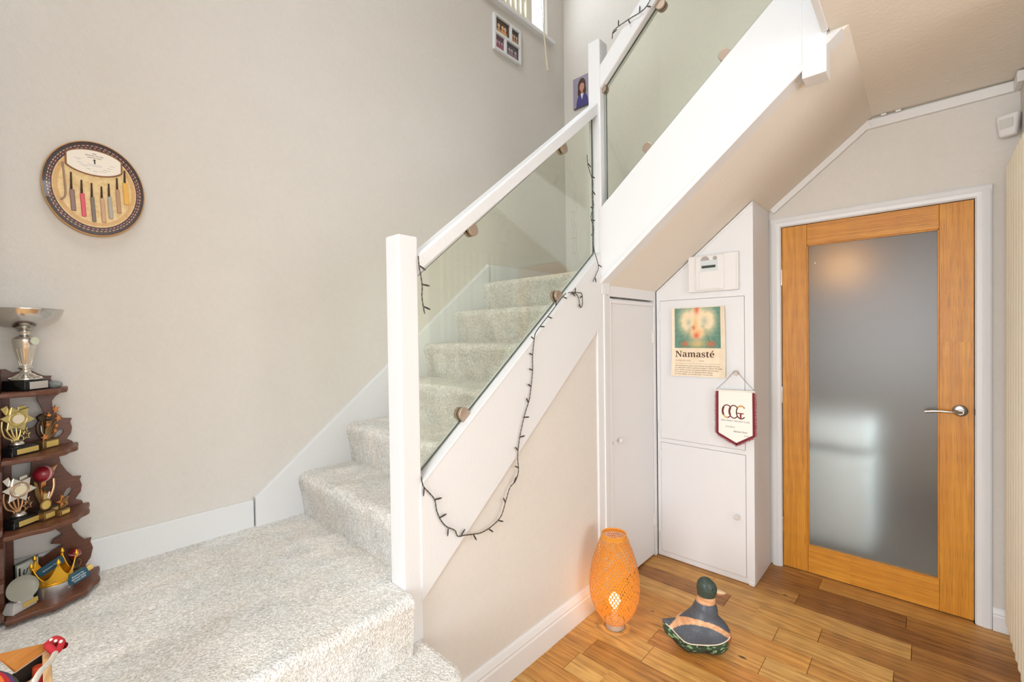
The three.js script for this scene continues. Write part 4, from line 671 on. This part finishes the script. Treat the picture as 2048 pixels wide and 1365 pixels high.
{ // glass plate award
  const t = thing('glass_plate_award', 'upright clear glass plate award behind the round glass award', 'trophy', [-2.035, TIER[3][0], 0.020], FACE);
  const marks = canvasTexture(256, 256, (g, w, h) => { g.fillStyle = '#cfd8d0'; g.fillRect(0, 0, w, h); g.fillStyle = '#1c1f1d'; g.fillRect(20, 40, 22, 160); g.fillRect(206, 40, 30, 120); g.font = 'bold italic 96px sans-serif'; g.fillText('U11', 56, 150); });
  part('plate', rbox(0.066, 0.100, 0.006, 0.001).translate(0, 0.050, 0), phys({ name: 'award_glass', color: '#dfe8e2', transmission: 0.8, thickness: 0, roughness: 0.05 }), t);
  part('dark_edge', rbox(0.067, 0.0016, 0.0066, 0.0004).translate(0, 0.1006, 0), black, t); part('dark_edge', rbox(0.0016, 0.100, 0.0066, 0.0004).translate(-0.0335, 0.050, 0), black, t);
  part('print', new THREE.PlaneGeometry(0.060, 0.058).translate(0.001, 0.066, 0.0034), std({ name: 'award_print', map: marks, roughness: 0.5 }), t);
}
{ // little ball trophy behind the crown
  const t = thing('little_ball_trophy', 'little bronze trophy with red ball right behind the crown', 'trophy', [-2.058, TIER[3][0], -0.088], FACE);
  part('base', block(0.030, 0.022, 0.022, 0.94), bronze, t);
  part('label_plate', rbox(0.022, 0.012, 0.002, 0.0005).translate(0, 0.011, 0.0112), goldPlate, t);
  part('holder', lathe([[0.006, 0.020], [0.012, 0.024], [0.008, 0.034], [0.006, 0.044], [0.011, 0.056], [0.013, 0.062], [0.009, 0.062], [0, 0.056]], 24), darkBronze, t);
  part('hoop', new THREE.TorusGeometry(0.013, 0.002, 8, 28).translate(0, 0.042, 0.006), bronze, t);
  cricketBall(t, 0.0155, [0, 0.074, 0], 1.45);
}

// ---------------------------------------------------------------- woven bamboo lamp
{
  const t = thing('woven_lamp', 'glowing orange woven bamboo lamp on the floor by the skirting', 'lamp', [-1.062, 0, -1.822]);
  const prof = [[0, 0.050], [0.05, 0.066], [0.12, 0.085], [0.25, 0.106], [0.38, 0.1135], [0.52, 0.111], [0.68, 0.099], [0.82, 0.081], [0.92, 0.066], [1, 0.055]], Y0 = 0.030, H = 0.405;
  const curve = new THREE.CatmullRomCurve3(prof.map(([k, r]) => new THREE.Vector3(r, k, 0)));
  const table = curve.getPoints(400); const rad = (k) => { let i = 0; while (i < 399 && table[i + 1].y < k) i++; const f = clamp((k - table[i].y) / Math.max(1e-6, table[i + 1].y - table[i].y)); return lerp(table[i].x, table[i + 1].x, f); };
  const N = 46, M = 30, pos = [], idx = [];
  const P = (a, k) => { const r = rad(k) + 0.0009 * Math.sin(a * N) * Math.sin(k * M * Math.PI); pos.push(r * Math.cos(a), Y0 + H * k, r * Math.sin(a)); return pos.length / 3 - 1; };
  const quad = (a0, a1, k0, k1, n = 1) => { for (let i = 0; i < n; i++) { const b0 = lerp(a0, a1, i / n), b1 = lerp(a0, a1, (i + 1) / n), A = P(b0, k0), B = P(b1, k0), C = P(b1, k1), D = P(b0, k1); idx.push(A, C, B, A, D, C); } };
  const da = 2 * Math.PI / N, r = rng(12);
  quad(0, 2 * Math.PI, 0, 0.03, N * 2);
  for (let j = 0; j < M; j++) {
    const k0 = 0.03 + j / M * 0.925, k1 = 0.03 + (j + 1) / M * 0.925, ks = lerp(k0, k1, 0.30), off = (j % 2) * 0.5;
    quad(0, 2 * Math.PI, k0, ks, N * 2);
    for (let i = 0; i < N; i++) { const open = 0.52 + (r() - 0.5) * 0.12; quad((i + off) * da, (i + off + 1 - open) * da, ks, k1); }
  }
  quad(0, 2 * Math.PI, 0.955, 1, N * 2);
  const g = new THREE.BufferGeometry(); g.setAttribute('position', new THREE.Float32BufferAttribute(pos, 3)); g.setIndex(idx); const gm = mergeVertices(g, 1e-5); gm.computeVertexNormals();
  const bamboo = phys({ name: 'orange_bamboo', color: '#d8922e', roughness: 1, transmission: 0.26, thickness: 0, side: THREE.DoubleSide });
  const shade = part('woven_shade', gm, bamboo, t);
  part('rim', new THREE.TorusGeometry(0.0545, 0.0028, 10, 64).rotateX(Math.PI / 2).translate(0, Y0 + H, 0), std({ name: 'bamboo_rim', color: '#d99540', roughness: 0.6 }), shade);
  const weft = []; for (let j = 0; j < M; j += 1) { const k = 0.03 + (j + 0.15) / M * 0.925; weft.push(new THREE.TorusGeometry(rad(k) + 0.0006, 0.0009, 5, 72).rotateX(Math.PI / 2).translate(0, Y0 + H * k, 0)); }
  tag(part('weft_strips', mergeGeometries(weft), bamboo, shade), null, null, null, 'stuff');
  part('metal_foot', lathe([[0, 0], [0.040, 0], [0.0425, 0.004], [0.0425, 0.024], [0.040, 0.030], [0, 0.031]], 48), std({ name: 'satin_steel', color: '#c9c5bf', metalness: 0.5, roughness: 0.35 }), t);
  part('lamp_holder', new THREE.CylinderGeometry(0.014, 0.016, 0.06, 24).translate(0, 0.06, 0), plastic, t);
  part('bulb', new THREE.SphereGeometry(0.026, 28, 20).scale(1, 1.25, 1).translate(0, 0.125, 0), std({ name: 'lit_bulb', color: '#fff4dd', emissive: '#ffe2ae', emissiveIntensity: 7 }), t);
  const l = new THREE.PointLight(0xffb85c, 0.06); l.name = 'woven_lamp_light'; l.position.set(-1.062, 0.125, -1.822); l.castShadow = true; l.shadow.radius = 1.2; scene.add(l);
}

// ---------------------------------------------------------------- painted wooden duck
{
  const t = thing('duck', 'painted wooden mallard duck ornament standing on the oak floor', 'ornament', [-0.712, 0, -1.925], 0.50);
  const bones = [[[-0.146, 0.108, 0.006], [-0.115, 0.082, 0.030]], [[-0.115, 0.082, 0.030], [-0.045, 0.072, 0.070]], [[-0.045, 0.072, 0.070], [0.045, 0.078, 0.077]], [[0.008, 0.115, 0.078], [0.022, 0.180, 0.047]], [[0.022, 0.180, 0.047], [0.026, 0.228, 0.0335]], [[0.026, 0.228, 0.0335], [0.026, 0.262, 0.0365]], [[0.024, 0.282, 0.0345], [0.034, 0.272, 0.035]]];
  const field = (x, y, z) => {
    z *= 1.08; let d = 1;
    bones.forEach(([a, b], i) => {
      const bx = b[0] - a[0], by = b[1] - a[1], h = clamp(((x - a[0]) * bx + (y - a[1]) * by) / (bx * bx + by * by)), q = Math.hypot(x - a[0] - bx * h, y - a[1] - by * h, z) - lerp(a[2], b[2], h);
      const k = i === 0 ? 0.012 : i > 3 ? 0.012 : 0.026, m = clamp(0.5 + 0.5 * (d - q) / k); d = lerp(d, q, m) - k * m * (1 - m);
    });
    return Math.max(d, 0.0015 - y);
  };
  const R = 132, S = 0.176, cx = -0.012, cy = 0.158, mc = new MarchingCubes(R, new THREE.MeshStandardMaterial(), false, false, 400000); mc.isolation = 0;
  for (let k = 0; k < R; k++) for (let j = 0; j < R; j++) for (let i = 0; i < R; i++) mc.field[i + j * R + k * R * R] = -field((i - R / 2) / (R / 2) * S + cx, (j - R / 2) / (R / 2) * S + cy, (k - R / 2) / (R / 2) * S) * 100;
  mc.update();
  const n = mc.count, P = new Float32Array(n * 3); for (let i = 0; i < n; i++) { P[i * 3] = mc.positionArray[i * 3] * S + cx; P[i * 3 + 1] = mc.positionArray[i * 3 + 1] * S + cy; P[i * 3 + 2] = mc.positionArray[i * 3 + 2] * S; }
  let g = new THREE.BufferGeometry(); g.setAttribute('position', new THREE.BufferAttribute(P, 3)); g = mergeVertices(g, 1e-5); g.computeVertexNormals();
  const q = g.attributes.position, C = new Float32Array(q.count * 3), c = (h) => new THREE.Color(h), green = c('#2e3c33'), pale = c('#4a5c4c'), slate = c('#3c4148'), slate2 = c('#555b64'), cop = c('#c58a5c'), cop2 = c('#dfb98e'), camo = c('#2f4636'), leaf = c('#86b083'), dark = c('#1d221f'), rust = c('#a95a33'), o = new THREE.Color();
  const lineY = (x) => x < -0.055 ? lerp(0.066, 0.104, smooth(0.055, 0.146, -x)) : lerp(0.066, 0.098, Math.pow(clamp((x + 0.055) / 0.175), 1.8));
  const bandY = (x) => 0.142 - 3.9 * (x + 0.005) ** 2;
  for (let i = 0; i < q.count; i++) {
    const x = q.getX(i), y = q.getY(i), z = q.getZ(i), f = N256(x * 900 + 40, y * 900 + z * 300 + 20), w = N64(x * 95 + 9, y * 150 + z * 40 + 30);
    if (y > 0.243) o.copy(green).lerp(pale, smooth(0.55, 1, f) * 0.7);
    else if (y > 0.216 && Math.hypot(x - 0.026, z) < 0.052) o.copy(cop).lerp(cop2, w * 0.7);
    else if (y > lineY(x)) { if (y > bandY(x) && y < bandY(x) + 0.017) o.copy(cop).lerp(cop2, w * 0.8); else o.copy(slate).lerp(slate2, f); }
    else if (x > 0.103) o.copy(rust); else { o.copy(camo).lerp(dark, smooth(0.52, 0.72, N64(x * 60, y * 90 + z * 30 + 7))); if (w > 0.72 && f > 0.25 && y > 0.016) o.copy(leaf); if (y < 0.012) o.copy(dark); }
    C[i * 3] = o.r; C[i * 3 + 1] = o.g; C[i * 3 + 2] = o.b;
  }
  g.setAttribute('color', new THREE.BufferAttribute(C, 3));
  part('body', g, phys({ name: 'duck_paint', vertexColors: true, roughness: 0.62, clearcoat: 0.15 }), t);
  // cream line inlaid along each side
  for (const s of [1, -1]) {
    const pts = []; for (let x = -0.140; x <= 0.114; x += 0.006) { const y = lineY(x); let a = 0, b = 0.12; for (let k = 0; k < 24; k++) { const m = (a + b) / 2; if (field(x, y, m) < 0) a = m; else b = m; } if (a > 0.004) pts.push([x, y, s * (a + 0.0002)]); }
    part('painted_line', tube(pts, 0.0022, 90, 6), std({ name: 'cream_line', color: '#e6d3b8', roughness: 0.6 }), t);
    const e = part('eye', new THREE.SphereGeometry(0.0042, 16, 12), black, t); let a = 0.02, b = 0.06; for (let k = 0; k < 24; k++) { const m = (a + b) / 2; if (field(0.046, 0.282, m) < 0) a = m; else b = m; } e.position.set(0.046, 0.282, s * (a - 0.001));
  }
  const beak = new THREE.SphereGeometry(1, 24, 16).scale(0.030, 0.0085, 0.014), bp = beak.attributes.position; for (let i = 0; i < bp.count; i++) { const k = bp.getX(i) / 0.030; bp.setY(i, bp.getY(i) * (1 - 0.35 * k) - 0.004 * k + (k < 0 ? -k * 0.006 : 0)); bp.setZ(i, bp.getZ(i) * (1 - 0.2 * k)); } beak.computeVertexNormals();
  part('beak', beak.translate(0.074, 0.262, 0), std({ name: 'beak_paint', color: '#cdb28c', roughness: 0.5 }), t);
  part('lower_beak', new THREE.SphereGeometry(1, 20, 12).scale(0.025, 0.004, 0.011).translate(0.074, 0.2535, 0), std({ name: 'lower_beak_paint', color: '#b77a4c', roughness: 0.5 }), t);
}

// ---------------------------------------------------------------- open craft box in the bottom left corner
{
  const t = thing('craft_box', 'open tan craft box with orange flap and white rope', 'box');
  const tan = std({ name: 'tan_board', color: '#d9b07c', roughness: 0.7 }), orange = std({ name: 'orange_board', map: sized(texture(256, 256, (x, y) => mix3(rgb(0xcf8f45), rgb(0xb8742f), N64(x * 8, y * 64) * 0.6 + N256(x * 32, y * 256) * 0.4)), 0.2), roughness: 0.55 });
  const slab = (pts, th, mat, name) => { const [a, b, c, d] = pts.map((p) => V(...p)), n = new THREE.Vector3().subVectors(b, a).cross(new THREE.Vector3().subVectors(d, a)).normalize().multiplyScalar(th), v = [a, b, c, d, ...[a, b, c, d].map((p) => p.clone().sub(n))], g = new THREE.BufferGeometry(), f = [[0, 1, 2, 3], [7, 6, 5, 4], [0, 4, 5, 1], [1, 5, 6, 2], [2, 6, 7, 3], [3, 7, 4, 0]], arr = []; for (const [i, j, k, l] of f) for (const m of [i, j, k, i, k, l]) arr.push(v[m].x, v[m].y, v[m].z); g.setAttribute('position', new THREE.Float32BufferAttribute(arr, 3)); g.computeVertexNormals(); return part(name, metres(g), mat, t); };
  slab([[0.013, 1.296, 0.740], [-0.031, 1.253, 0.740], [-0.055, 1.264, 0.780], [0.008, 1.302, 0.751]], 0.004, orange, 'flap');
  part('flap_edge', tube([V(0.013, 1.294, 0.741), V(-0.031, 1.252, 0.741)], 0.0018, 4, 6), std({ name: 'white_paper_edge', color: '#eee8dc', roughness: 0.8 }), t);
  part('side_panel', room(0.005, 0.017, 1.165, 1.294, 0.565, 0.740, 0.002), tan, t);
  slab([[0.012, 1.292, 0.739], [-0.031, 1.250, 0.739], [-0.031, 1.250, 0.565], [0.012, 1.292, 0.565]], 0.004, std({ name: 'painted_inner_shade', color: '#2b2119', roughness: 0.9 }), 'shaded_panel');  // far inner wall coloured dark for the shade inside the box
  part('side_panel', room(-0.031, 0.006, 1.165, 1.172, 0.565, 0.66, 0.002), tan, t);
  part('bottom', room(-0.031, 0.012, 1.165, 1.292, 0.561, 0.567, 0.001), tan, t);
  part('cord_handle', tube([V(0.023, 1.256, 0.748), V(0.015, 1.200, 0.762), V(0.002, 1.150, 0.776), V(-0.006, 1.112, 0.780), V(-0.02, 1.06, 0.77)], 0.0046, 40, 10), std({ name: 'white_rope', color: '#e4ded2', roughness: 0.9, bumpMap: brushBump, bumpScale: 0.001 }), t);
  const red = std({ name: 'red_thread', color: '#b3222c', roughness: 0.8 }), pale = std({ name: 'pale_bead', color: '#f0d8d0', roughness: 0.5 });
  const knot = part('knot', tube([V(0.010, 1.290, 0.752), V(0.022, 1.288, 0.760), V(0.032, 1.270, 0.756), V(0.024, 1.256, 0.750), V(0.014, 1.268, 0.760), V(0.026, 1.282, 0.748), V(0.036, 1.262, 0.752)], 0.0062, 60, 8), red, t);
  for (const [u, v] of [[0.024, 1.272], [0.031, 1.262], [0.018, 1.284]]) part('bead', new THREE.SphereGeometry(0.003, 10, 8), pale, knot).position.copy(V(u, v, 0.763));
  const w = thing('yarn_bundle', 'bundle of red orange and purple yarn beside the craft box', 'yarn', [-1.208, 0.772, 0.098]);
  [['#e88a3c', 0.022], ['#f0a050', 0.034], ['#d8453a', 0.044], ['#ee7a34', 0.052], ['#b52a34', 0.060], ['#57406e', 0.066], ['#3f4a3c', 0.071]].forEach(([col, r], i) => part('strand', new THREE.TorusGeometry(r, 0.0062, 10, 48).rotateX(Math.PI / 2 - 0.25).rotateZ(-0.2), std({ name: 'yarn_' + i, color: col, roughness: 0.95 }), w).position.set(0, -0.0045 * i, 0));
  part('core', new THREE.SphereGeometry(0.066, 24, 16).scale(1, 1.55, 1).translate(0, -0.109, 0), std({ name: 'yarn_core', color: '#b5432f', roughness: 0.95 }), w);
  const k = thing('ribbon_bundle', 'red and orange ribbon strip standing inside the craft box', 'ribbon');
  part('strip', tube([V(-0.004, 1.250, 0.57), V(-0.003, 1.255, 0.66), V(-0.001, 1.262, 0.732)], 0.008, 20, 8), std({ name: 'orange_ribbon', color: '#d9562a', roughness: 0.7 }), k);
  part('strip', tube([V(0.000, 1.225, 0.57), V(0.000, 1.225, 0.66), V(0.000, 1.24, 0.728)], 0.006, 20, 8), red, k);
  const s = thing('slate_block', 'dark blue grey slab tilted inside the craft box', 'block');
  part('slab', rbox(0.024, 0.12, 0.04, 0.004), std({ name: 'blue_grey_board', color: '#5f7784', roughness: 0.5 }), s); s.position.copy(V(-0.012, 1.205, 0.632)); s.rotation.set(0.25, 0.5, 0.3);
  part('dark_edge', rbox(0.026, 0.008, 0.042, 0.002).translate(0, 0.062, 0), black, s);
  const b = thing('beige_cloth', 'crumpled beige patterned cloth inside the craft box', 'cloth');
  const bg = new THREE.SphereGeometry(0.022, 32, 24), bp = bg.attributes.position; for (let i = 0; i < bp.count; i++) { const m = 0.75 + N64(bp.getX(i) * 260 + 20, bp.getY(i) * 260 + bp.getZ(i) * 130 + 20) * 0.5; bp.setXYZ(i, bp.getX(i) * m * 1.3, bp.getY(i) * m, bp.getZ(i) * m); } bg.computeVertexNormals();
  part('fold', bg, std({ name: 'beige_print', map: texture(128, 128, (x, y) => mix3(rgb(0xcdb591), rgb(0x6a4630), smooth(0.5, 0.7, N64(x * 24, y * 24)))), roughness: 0.9 }), b); b.position.copy(V(-0.014, 1.232, 0.698));
}

// ---------------------------------------------------------------- fairy lights
const wireMap = sized(texture(64, 16, (x, y) => ((x * 6 + y) % 1) < 0.55 ? [0.16, 0.15, 0.12] : [0.42, 0.40, 0.36]), 0.10, 1);
const wireMat = std({ name: 'twisted_cable', map: wireMap, roughness: 0.6 }), bulbMat = std({ name: 'dark_bulb_cap', color: '#2b2622', roughness: 0.4 });
function fairy(label, pts, nodes, seed) {
  const t = thing('string_lights', label, 'string lights', [0, 0, 0], 0), curve = new THREE.CatmullRomCurve3(pts), len = curve.getLength(), r = rng(seed);
  const g = new THREE.TubeGeometry(curve, Math.max(20, Math.round(len / 0.006)), 0.0021, 6), uv = g.attributes.uv; for (let i = 0; i < uv.count; i++) uv.setX(i, uv.getX(i) * len);
  part('cable', g, wireMat, t);
  for (let i = 0; i < nodes; i++) {
    const k = (i + 0.5 + (r() - 0.5) * 0.3) / nodes, p = curve.getPointAt(clamp(k)), d = curve.getTangentAt(clamp(k)), a = (r() < 0.5 ? 1 : -1) * (0.7 + r() * 0.7), flat = Math.abs(d.x) > Math.abs(d.z);
    const o = flat ? new THREE.Vector3(d.x, d.y, 0) : new THREE.Vector3(0, d.y, d.z); o.applyAxisAngle(flat ? new THREE.Vector3(0, 0, 1) : new THREE.Vector3(1, 0, 0), a).normalize(); if (flat) o.z += 0.15; else o.x += 0.15; o.normalize();
    const b = part('bulb', new THREE.CylinderGeometry(0.0030, 0.0024, 0.018, 8).translate(0, 0.012, 0), bulbMat, t); b.position.copy(p); b.quaternion.setFromUnitVectors(new THREE.Vector3(0, 1, 0), o);
    part('bulb_tip', new THREE.CapsuleGeometry(0.0022, 0.005, 4, 8).translate(0, 0.023, 0), wireMat, b);
  }
  return t;
}
const onStr = (a, v = 1.194) => a.map(([u, y]) => V(u, v, y));
fairy('long dark fairy light cable looping below the white string and wall', onStr([[0.849, 0.906], [0.856, 0.876], [0.877, 0.85], [0.901, 0.818], [0.909, 0.779], [0.927, 0.74], [0.949, 0.713], [0.986, 0.687], [0.997, 0.664], [1.027, 0.657], [1.067, 0.647], [1.108, 0.639], [1.162, 0.645], [1.211, 0.666], [1.242, 0.722], [1.266, 0.765], [1.295, 0.78], [1.314, 0.812], [1.312, 0.877], [1.322, 0.937], [1.342, 0.998], [1.361, 1.044], [1.387, 1.094], [1.401, 1.154], [1.411, 1.211], [1.412, 1.267], [1.42, 1.322], [1.431, 1.364], [1.471, 1.402], [1.526, 1.445], [1.577, 1.488], [1.614, 1.519], [1.650, 1.545]]), 23, 5);
fairy('short fairy light tail knotted at the second lower glass clamp', onStr([[1.668, 1.548], [1.685, 1.552], [1.723, 1.553], [1.777, 1.551], [1.782, 1.53], [1.780, 1.495], [1.766, 1.485], [1.757, 1.505], [1.748, 1.532], [1.723, 1.549], [1.69, 1.545]]), 4, 9);
fairy('fairy light cable hanging down beside the upper newel post', onStr([[1.829, 2.217], [1.837, 2.171], [1.854, 2.14], [1.879, 2.098], [1.869, 2.035], [1.882, 1.989], [1.858, 1.924], [1.879, 1.88], [1.874, 1.818], [1.882, 1.771], [1.903, 1.732], [1.921, 1.689], [1.892, 1.645], [1.869, 1.614]], 1.190), 9, 13);
fairy('fairy light end dangling beside the lower newel post', onStr([[0.852, 1.618], [0.855, 1.585], [0.862, 1.55], [0.866, 1.52], [0.864, 1.491], [0.868, 1.46], [0.874, 1.433]], 1.195), 3, 21);
fairy('fairy light cable lying along the upper handrail', [[1.125, 2.80], [1.118, 2.834], [1.099, 2.842], [1.061, 2.848], [1.022, 2.853], [0.984, 2.855], [0.946, 2.866], [0.90, 2.93]].map(([v, y]) => V(1.962, v, y)), 6, 33);

// ---------------------------------------------------------------- high stair window, blind, pictures
{
  const w = struct('window_1', 'white framed window high on the stair wall'), glow = std({ name: 'daylit_window_glass', color: '#ffffff', emissive: '#eef5f6', emissiveIntensity: 0.85, roughness: 0.3 });
  part('pane', room(2.12, 2.722, VL + 0.030, VL + 0.036, 3.62, 4.60, 0.001), glow, w);
  part('frame', mergeGeometries([room(2.10, 2.73, VL + 0.026, VL + 0.07, 3.61, 3.625, 0.003), room(2.10, 2.73, VL + 0.026, VL + 0.07, 4.58, 4.62, 0.003), room(2.10, 2.135, VL + 0.026, VL + 0.07, 3.61, 4.62, 0.003), room(2.722, 2.73, VL + 0.026, VL + 0.07, 3.61, 4.62, 0.003)]), whitePaint, w);
  part('sill', room(1.98, 2.79, VL - 0.035, VL + 0.03, 3.583, 3.612, 0.005), whitePaint, w);
  const b = thing('vertical_blind', 'cream vertical blind drawn to the left of the stair window', 'blind'), cream = std({ name: 'blind_fabric', color: '#ece6d4', roughness: 0.85 });
  part('headrail', room(2.11, 2.72, VL - 0.01, VL + 0.024, 4.55, 4.59, 0.003), whitePaint, b);
  for (let k = 0; k < 8; k++) { const s = part('slat', rbox(0.003, 0.92, 0.085, 0.001), cream, b); s.position.set(-(VL + 0.006), 4.09, -(2.16 + k * 0.052)); s.rotation.y = 0.2; }
  part('pull_cord', tube([V(2.605, VL - 0.03, 4.58), V(2.61, VL - 0.036, 3.9), V(2.63, VL - 0.045, 3.60)], 0.0022, 20, 6), std({ name: 'cord', color: '#bdb9ae', roughness: 0.8 }), b);
  part('cord_pull', new THREE.CylinderGeometry(0.005, 0.007, 0.27, 12).rotateX(0.15).translate(-(VL - 0.045), 3.465, -2.652), std({ name: 'wooden_pull', color: '#e2d6bd', roughness: 0.6 }), b);
  single('ornament', 'dark little ornament standing on the high window sill', 'ornament', lathe([[0, 0], [0.022, 0], [0.026, 0.010], [0.020, 0.028], [0.026, 0.045], [0.015, 0.060], [0, 0.064]], 24), std({ name: 'dark_brown_glaze', color: '#5d4a2c', roughness: 0.4 }), [-(VL - 0.005), 3.612, -2.205]);
}
function printOf(seed, draw) { return canvasTexture(256, 256, (g, w, h) => draw(g, w, h, rng(seed))); }
{ // white multi-aperture frame with four snapshots
  const t = thing('photo_frame', 'white frame holding four snapshots below the stair window', 'picture frame', [-(VL - 0.001), 3.387, -2.268], Math.PI / 2);
  const W = 0.268, H = 0.238, ap = [[-0.114, 0.008, 0.022, 0.106], [0.040, 0.008, 0.118, 0.100], [-0.118, -0.102, -0.034, -0.010], [-0.014, -0.104, 0.116, -0.010]];
  const rect = ([a, b, c, d]) => [[a, b], [c, b], [c, d], [a, d]];
  part('frame', extrude(shapeOf([[-W / 2, -H / 2], [W / 2, -H / 2], [W / 2, H / 2], [-W / 2, H / 2]], ap.map(rect)), 0.022, 0.002), whitePaint, t);
  part('backing', rbox(W - 0.01, H - 0.01, 0.006, 0.001).translate(0, 0, 0.004), black, t);
  const tones = [['#4a3320', '#d29a5c', '#e3b98c'], ['#3a3524', '#b98b62', '#d7b18e'], ['#6a4a58', '#a45060', '#c9a0a8'], ['#4d4a52', '#8a6f7c', '#b59aa4']];
  ap.forEach((a, i) => {
    const art = printOf(40 + i, (g, w, h, r) => { g.fillStyle = tones[i][0]; g.fillRect(0, 0, w, h); for (let k = 0; k < 3; k++) { const x = w * (0.25 + 0.25 * k + (r() - 0.5) * 0.1); g.fillStyle = tones[i][1]; g.beginPath(); g.ellipse(x, h * 0.98, w * 0.15, h * 0.40, 0, 0, 7); g.fill(); g.fillStyle = '#3a2a1e'; g.beginPath(); g.ellipse(x, h * 0.42, w * 0.11, h * 0.17, 0, 0, 7); g.fill(); g.fillStyle = tones[i][2]; g.beginPath(); g.ellipse(x, h * 0.46, w * 0.085, h * 0.13, 0, 0, 7); g.fill(); } });
    part('snapshot', new THREE.PlaneGeometry(a[2] - a[0] + 0.004, a[3] - a[1] + 0.004).translate((a[0] + a[2]) / 2, (a[1] + a[3]) / 2, 0.0082), std({ name: 'snapshot_print_' + i, map: art, roughness: 0.35 }), t);
  });
}
{ // small canvas portrait on the far wall
  const art = canvasTexture(384, 512, (g, w, h) => { g.fillStyle = '#9a93a2'; g.fillRect(0, 0, w, h); const f = (c, x, y, rx, ry) => { g.fillStyle = c; g.beginPath(); g.ellipse(x, y, rx, ry, 0, 0, 7); g.fill(); }; f('#4a2f26', 205, 165, 92, 130); f('#4a2f26', 160, 260, 52, 100); f('#4a2f26', 262, 260, 46, 90); g.fillStyle = '#4a4480'; g.beginPath(); g.moveTo(70, 512); g.quadraticCurveTo(80, 330, 170, 300); g.lineTo(250, 300); g.quadraticCurveTo(350, 330, 360, 512); g.fill(); g.fillStyle = '#e8e4ea'; g.beginPath(); g.moveTo(176, 296); g.lineTo(246, 296); g.lineTo(206, 400); g.fill(); f('#b98468', 207, 250, 26, 50); f('#c8917a', 207, 185, 54, 72); g.fillStyle = '#4a2f26'; g.beginPath(); g.ellipse(207, 120, 66, 36, 0, Math.PI, 0); g.fill(); g.fillStyle = '#6b4a3e'; g.fillRect(182, 176, 16, 6); g.fillRect(218, 176, 16, 6); g.fillStyle = '#a85f58'; g.fillRect(192, 224, 32, 8); });
  const t = thing('canvas_portrait', 'small canvas portrait of a long-haired person in blue blazer', 'picture', [-1.945, 3.228, -(UW - 0.001)]);
  const bx = part('canvas', rbox(0.152, 0.232, 0.018, 0.002).translate(0, 0, 0.0095), std({ name: 'canvas_edge', color: '#5d5560', roughness: 0.8 }), t);
  part('print', new THREE.PlaneGeometry(0.149, 0.229).translate(0, 0, 0.0190), std({ name: 'portrait_print', map: art, roughness: 0.6 }), bx);
}
single('wire_loop', 'thin wire loop sticking up from the top of the lower flight', 'wire', tube([V(2.36, 1.44, 1.70), V(2.36, 1.42, 1.775), V(2.40, 1.37, 1.80), V(2.42, 1.32, 1.775), V(2.40, 1.30, 1.71)], 0.0022, 40, 6), std({ name: 'beige_wire', color: '#a99a80', roughness: 0.6 }));
renderer.render(scene, camera);
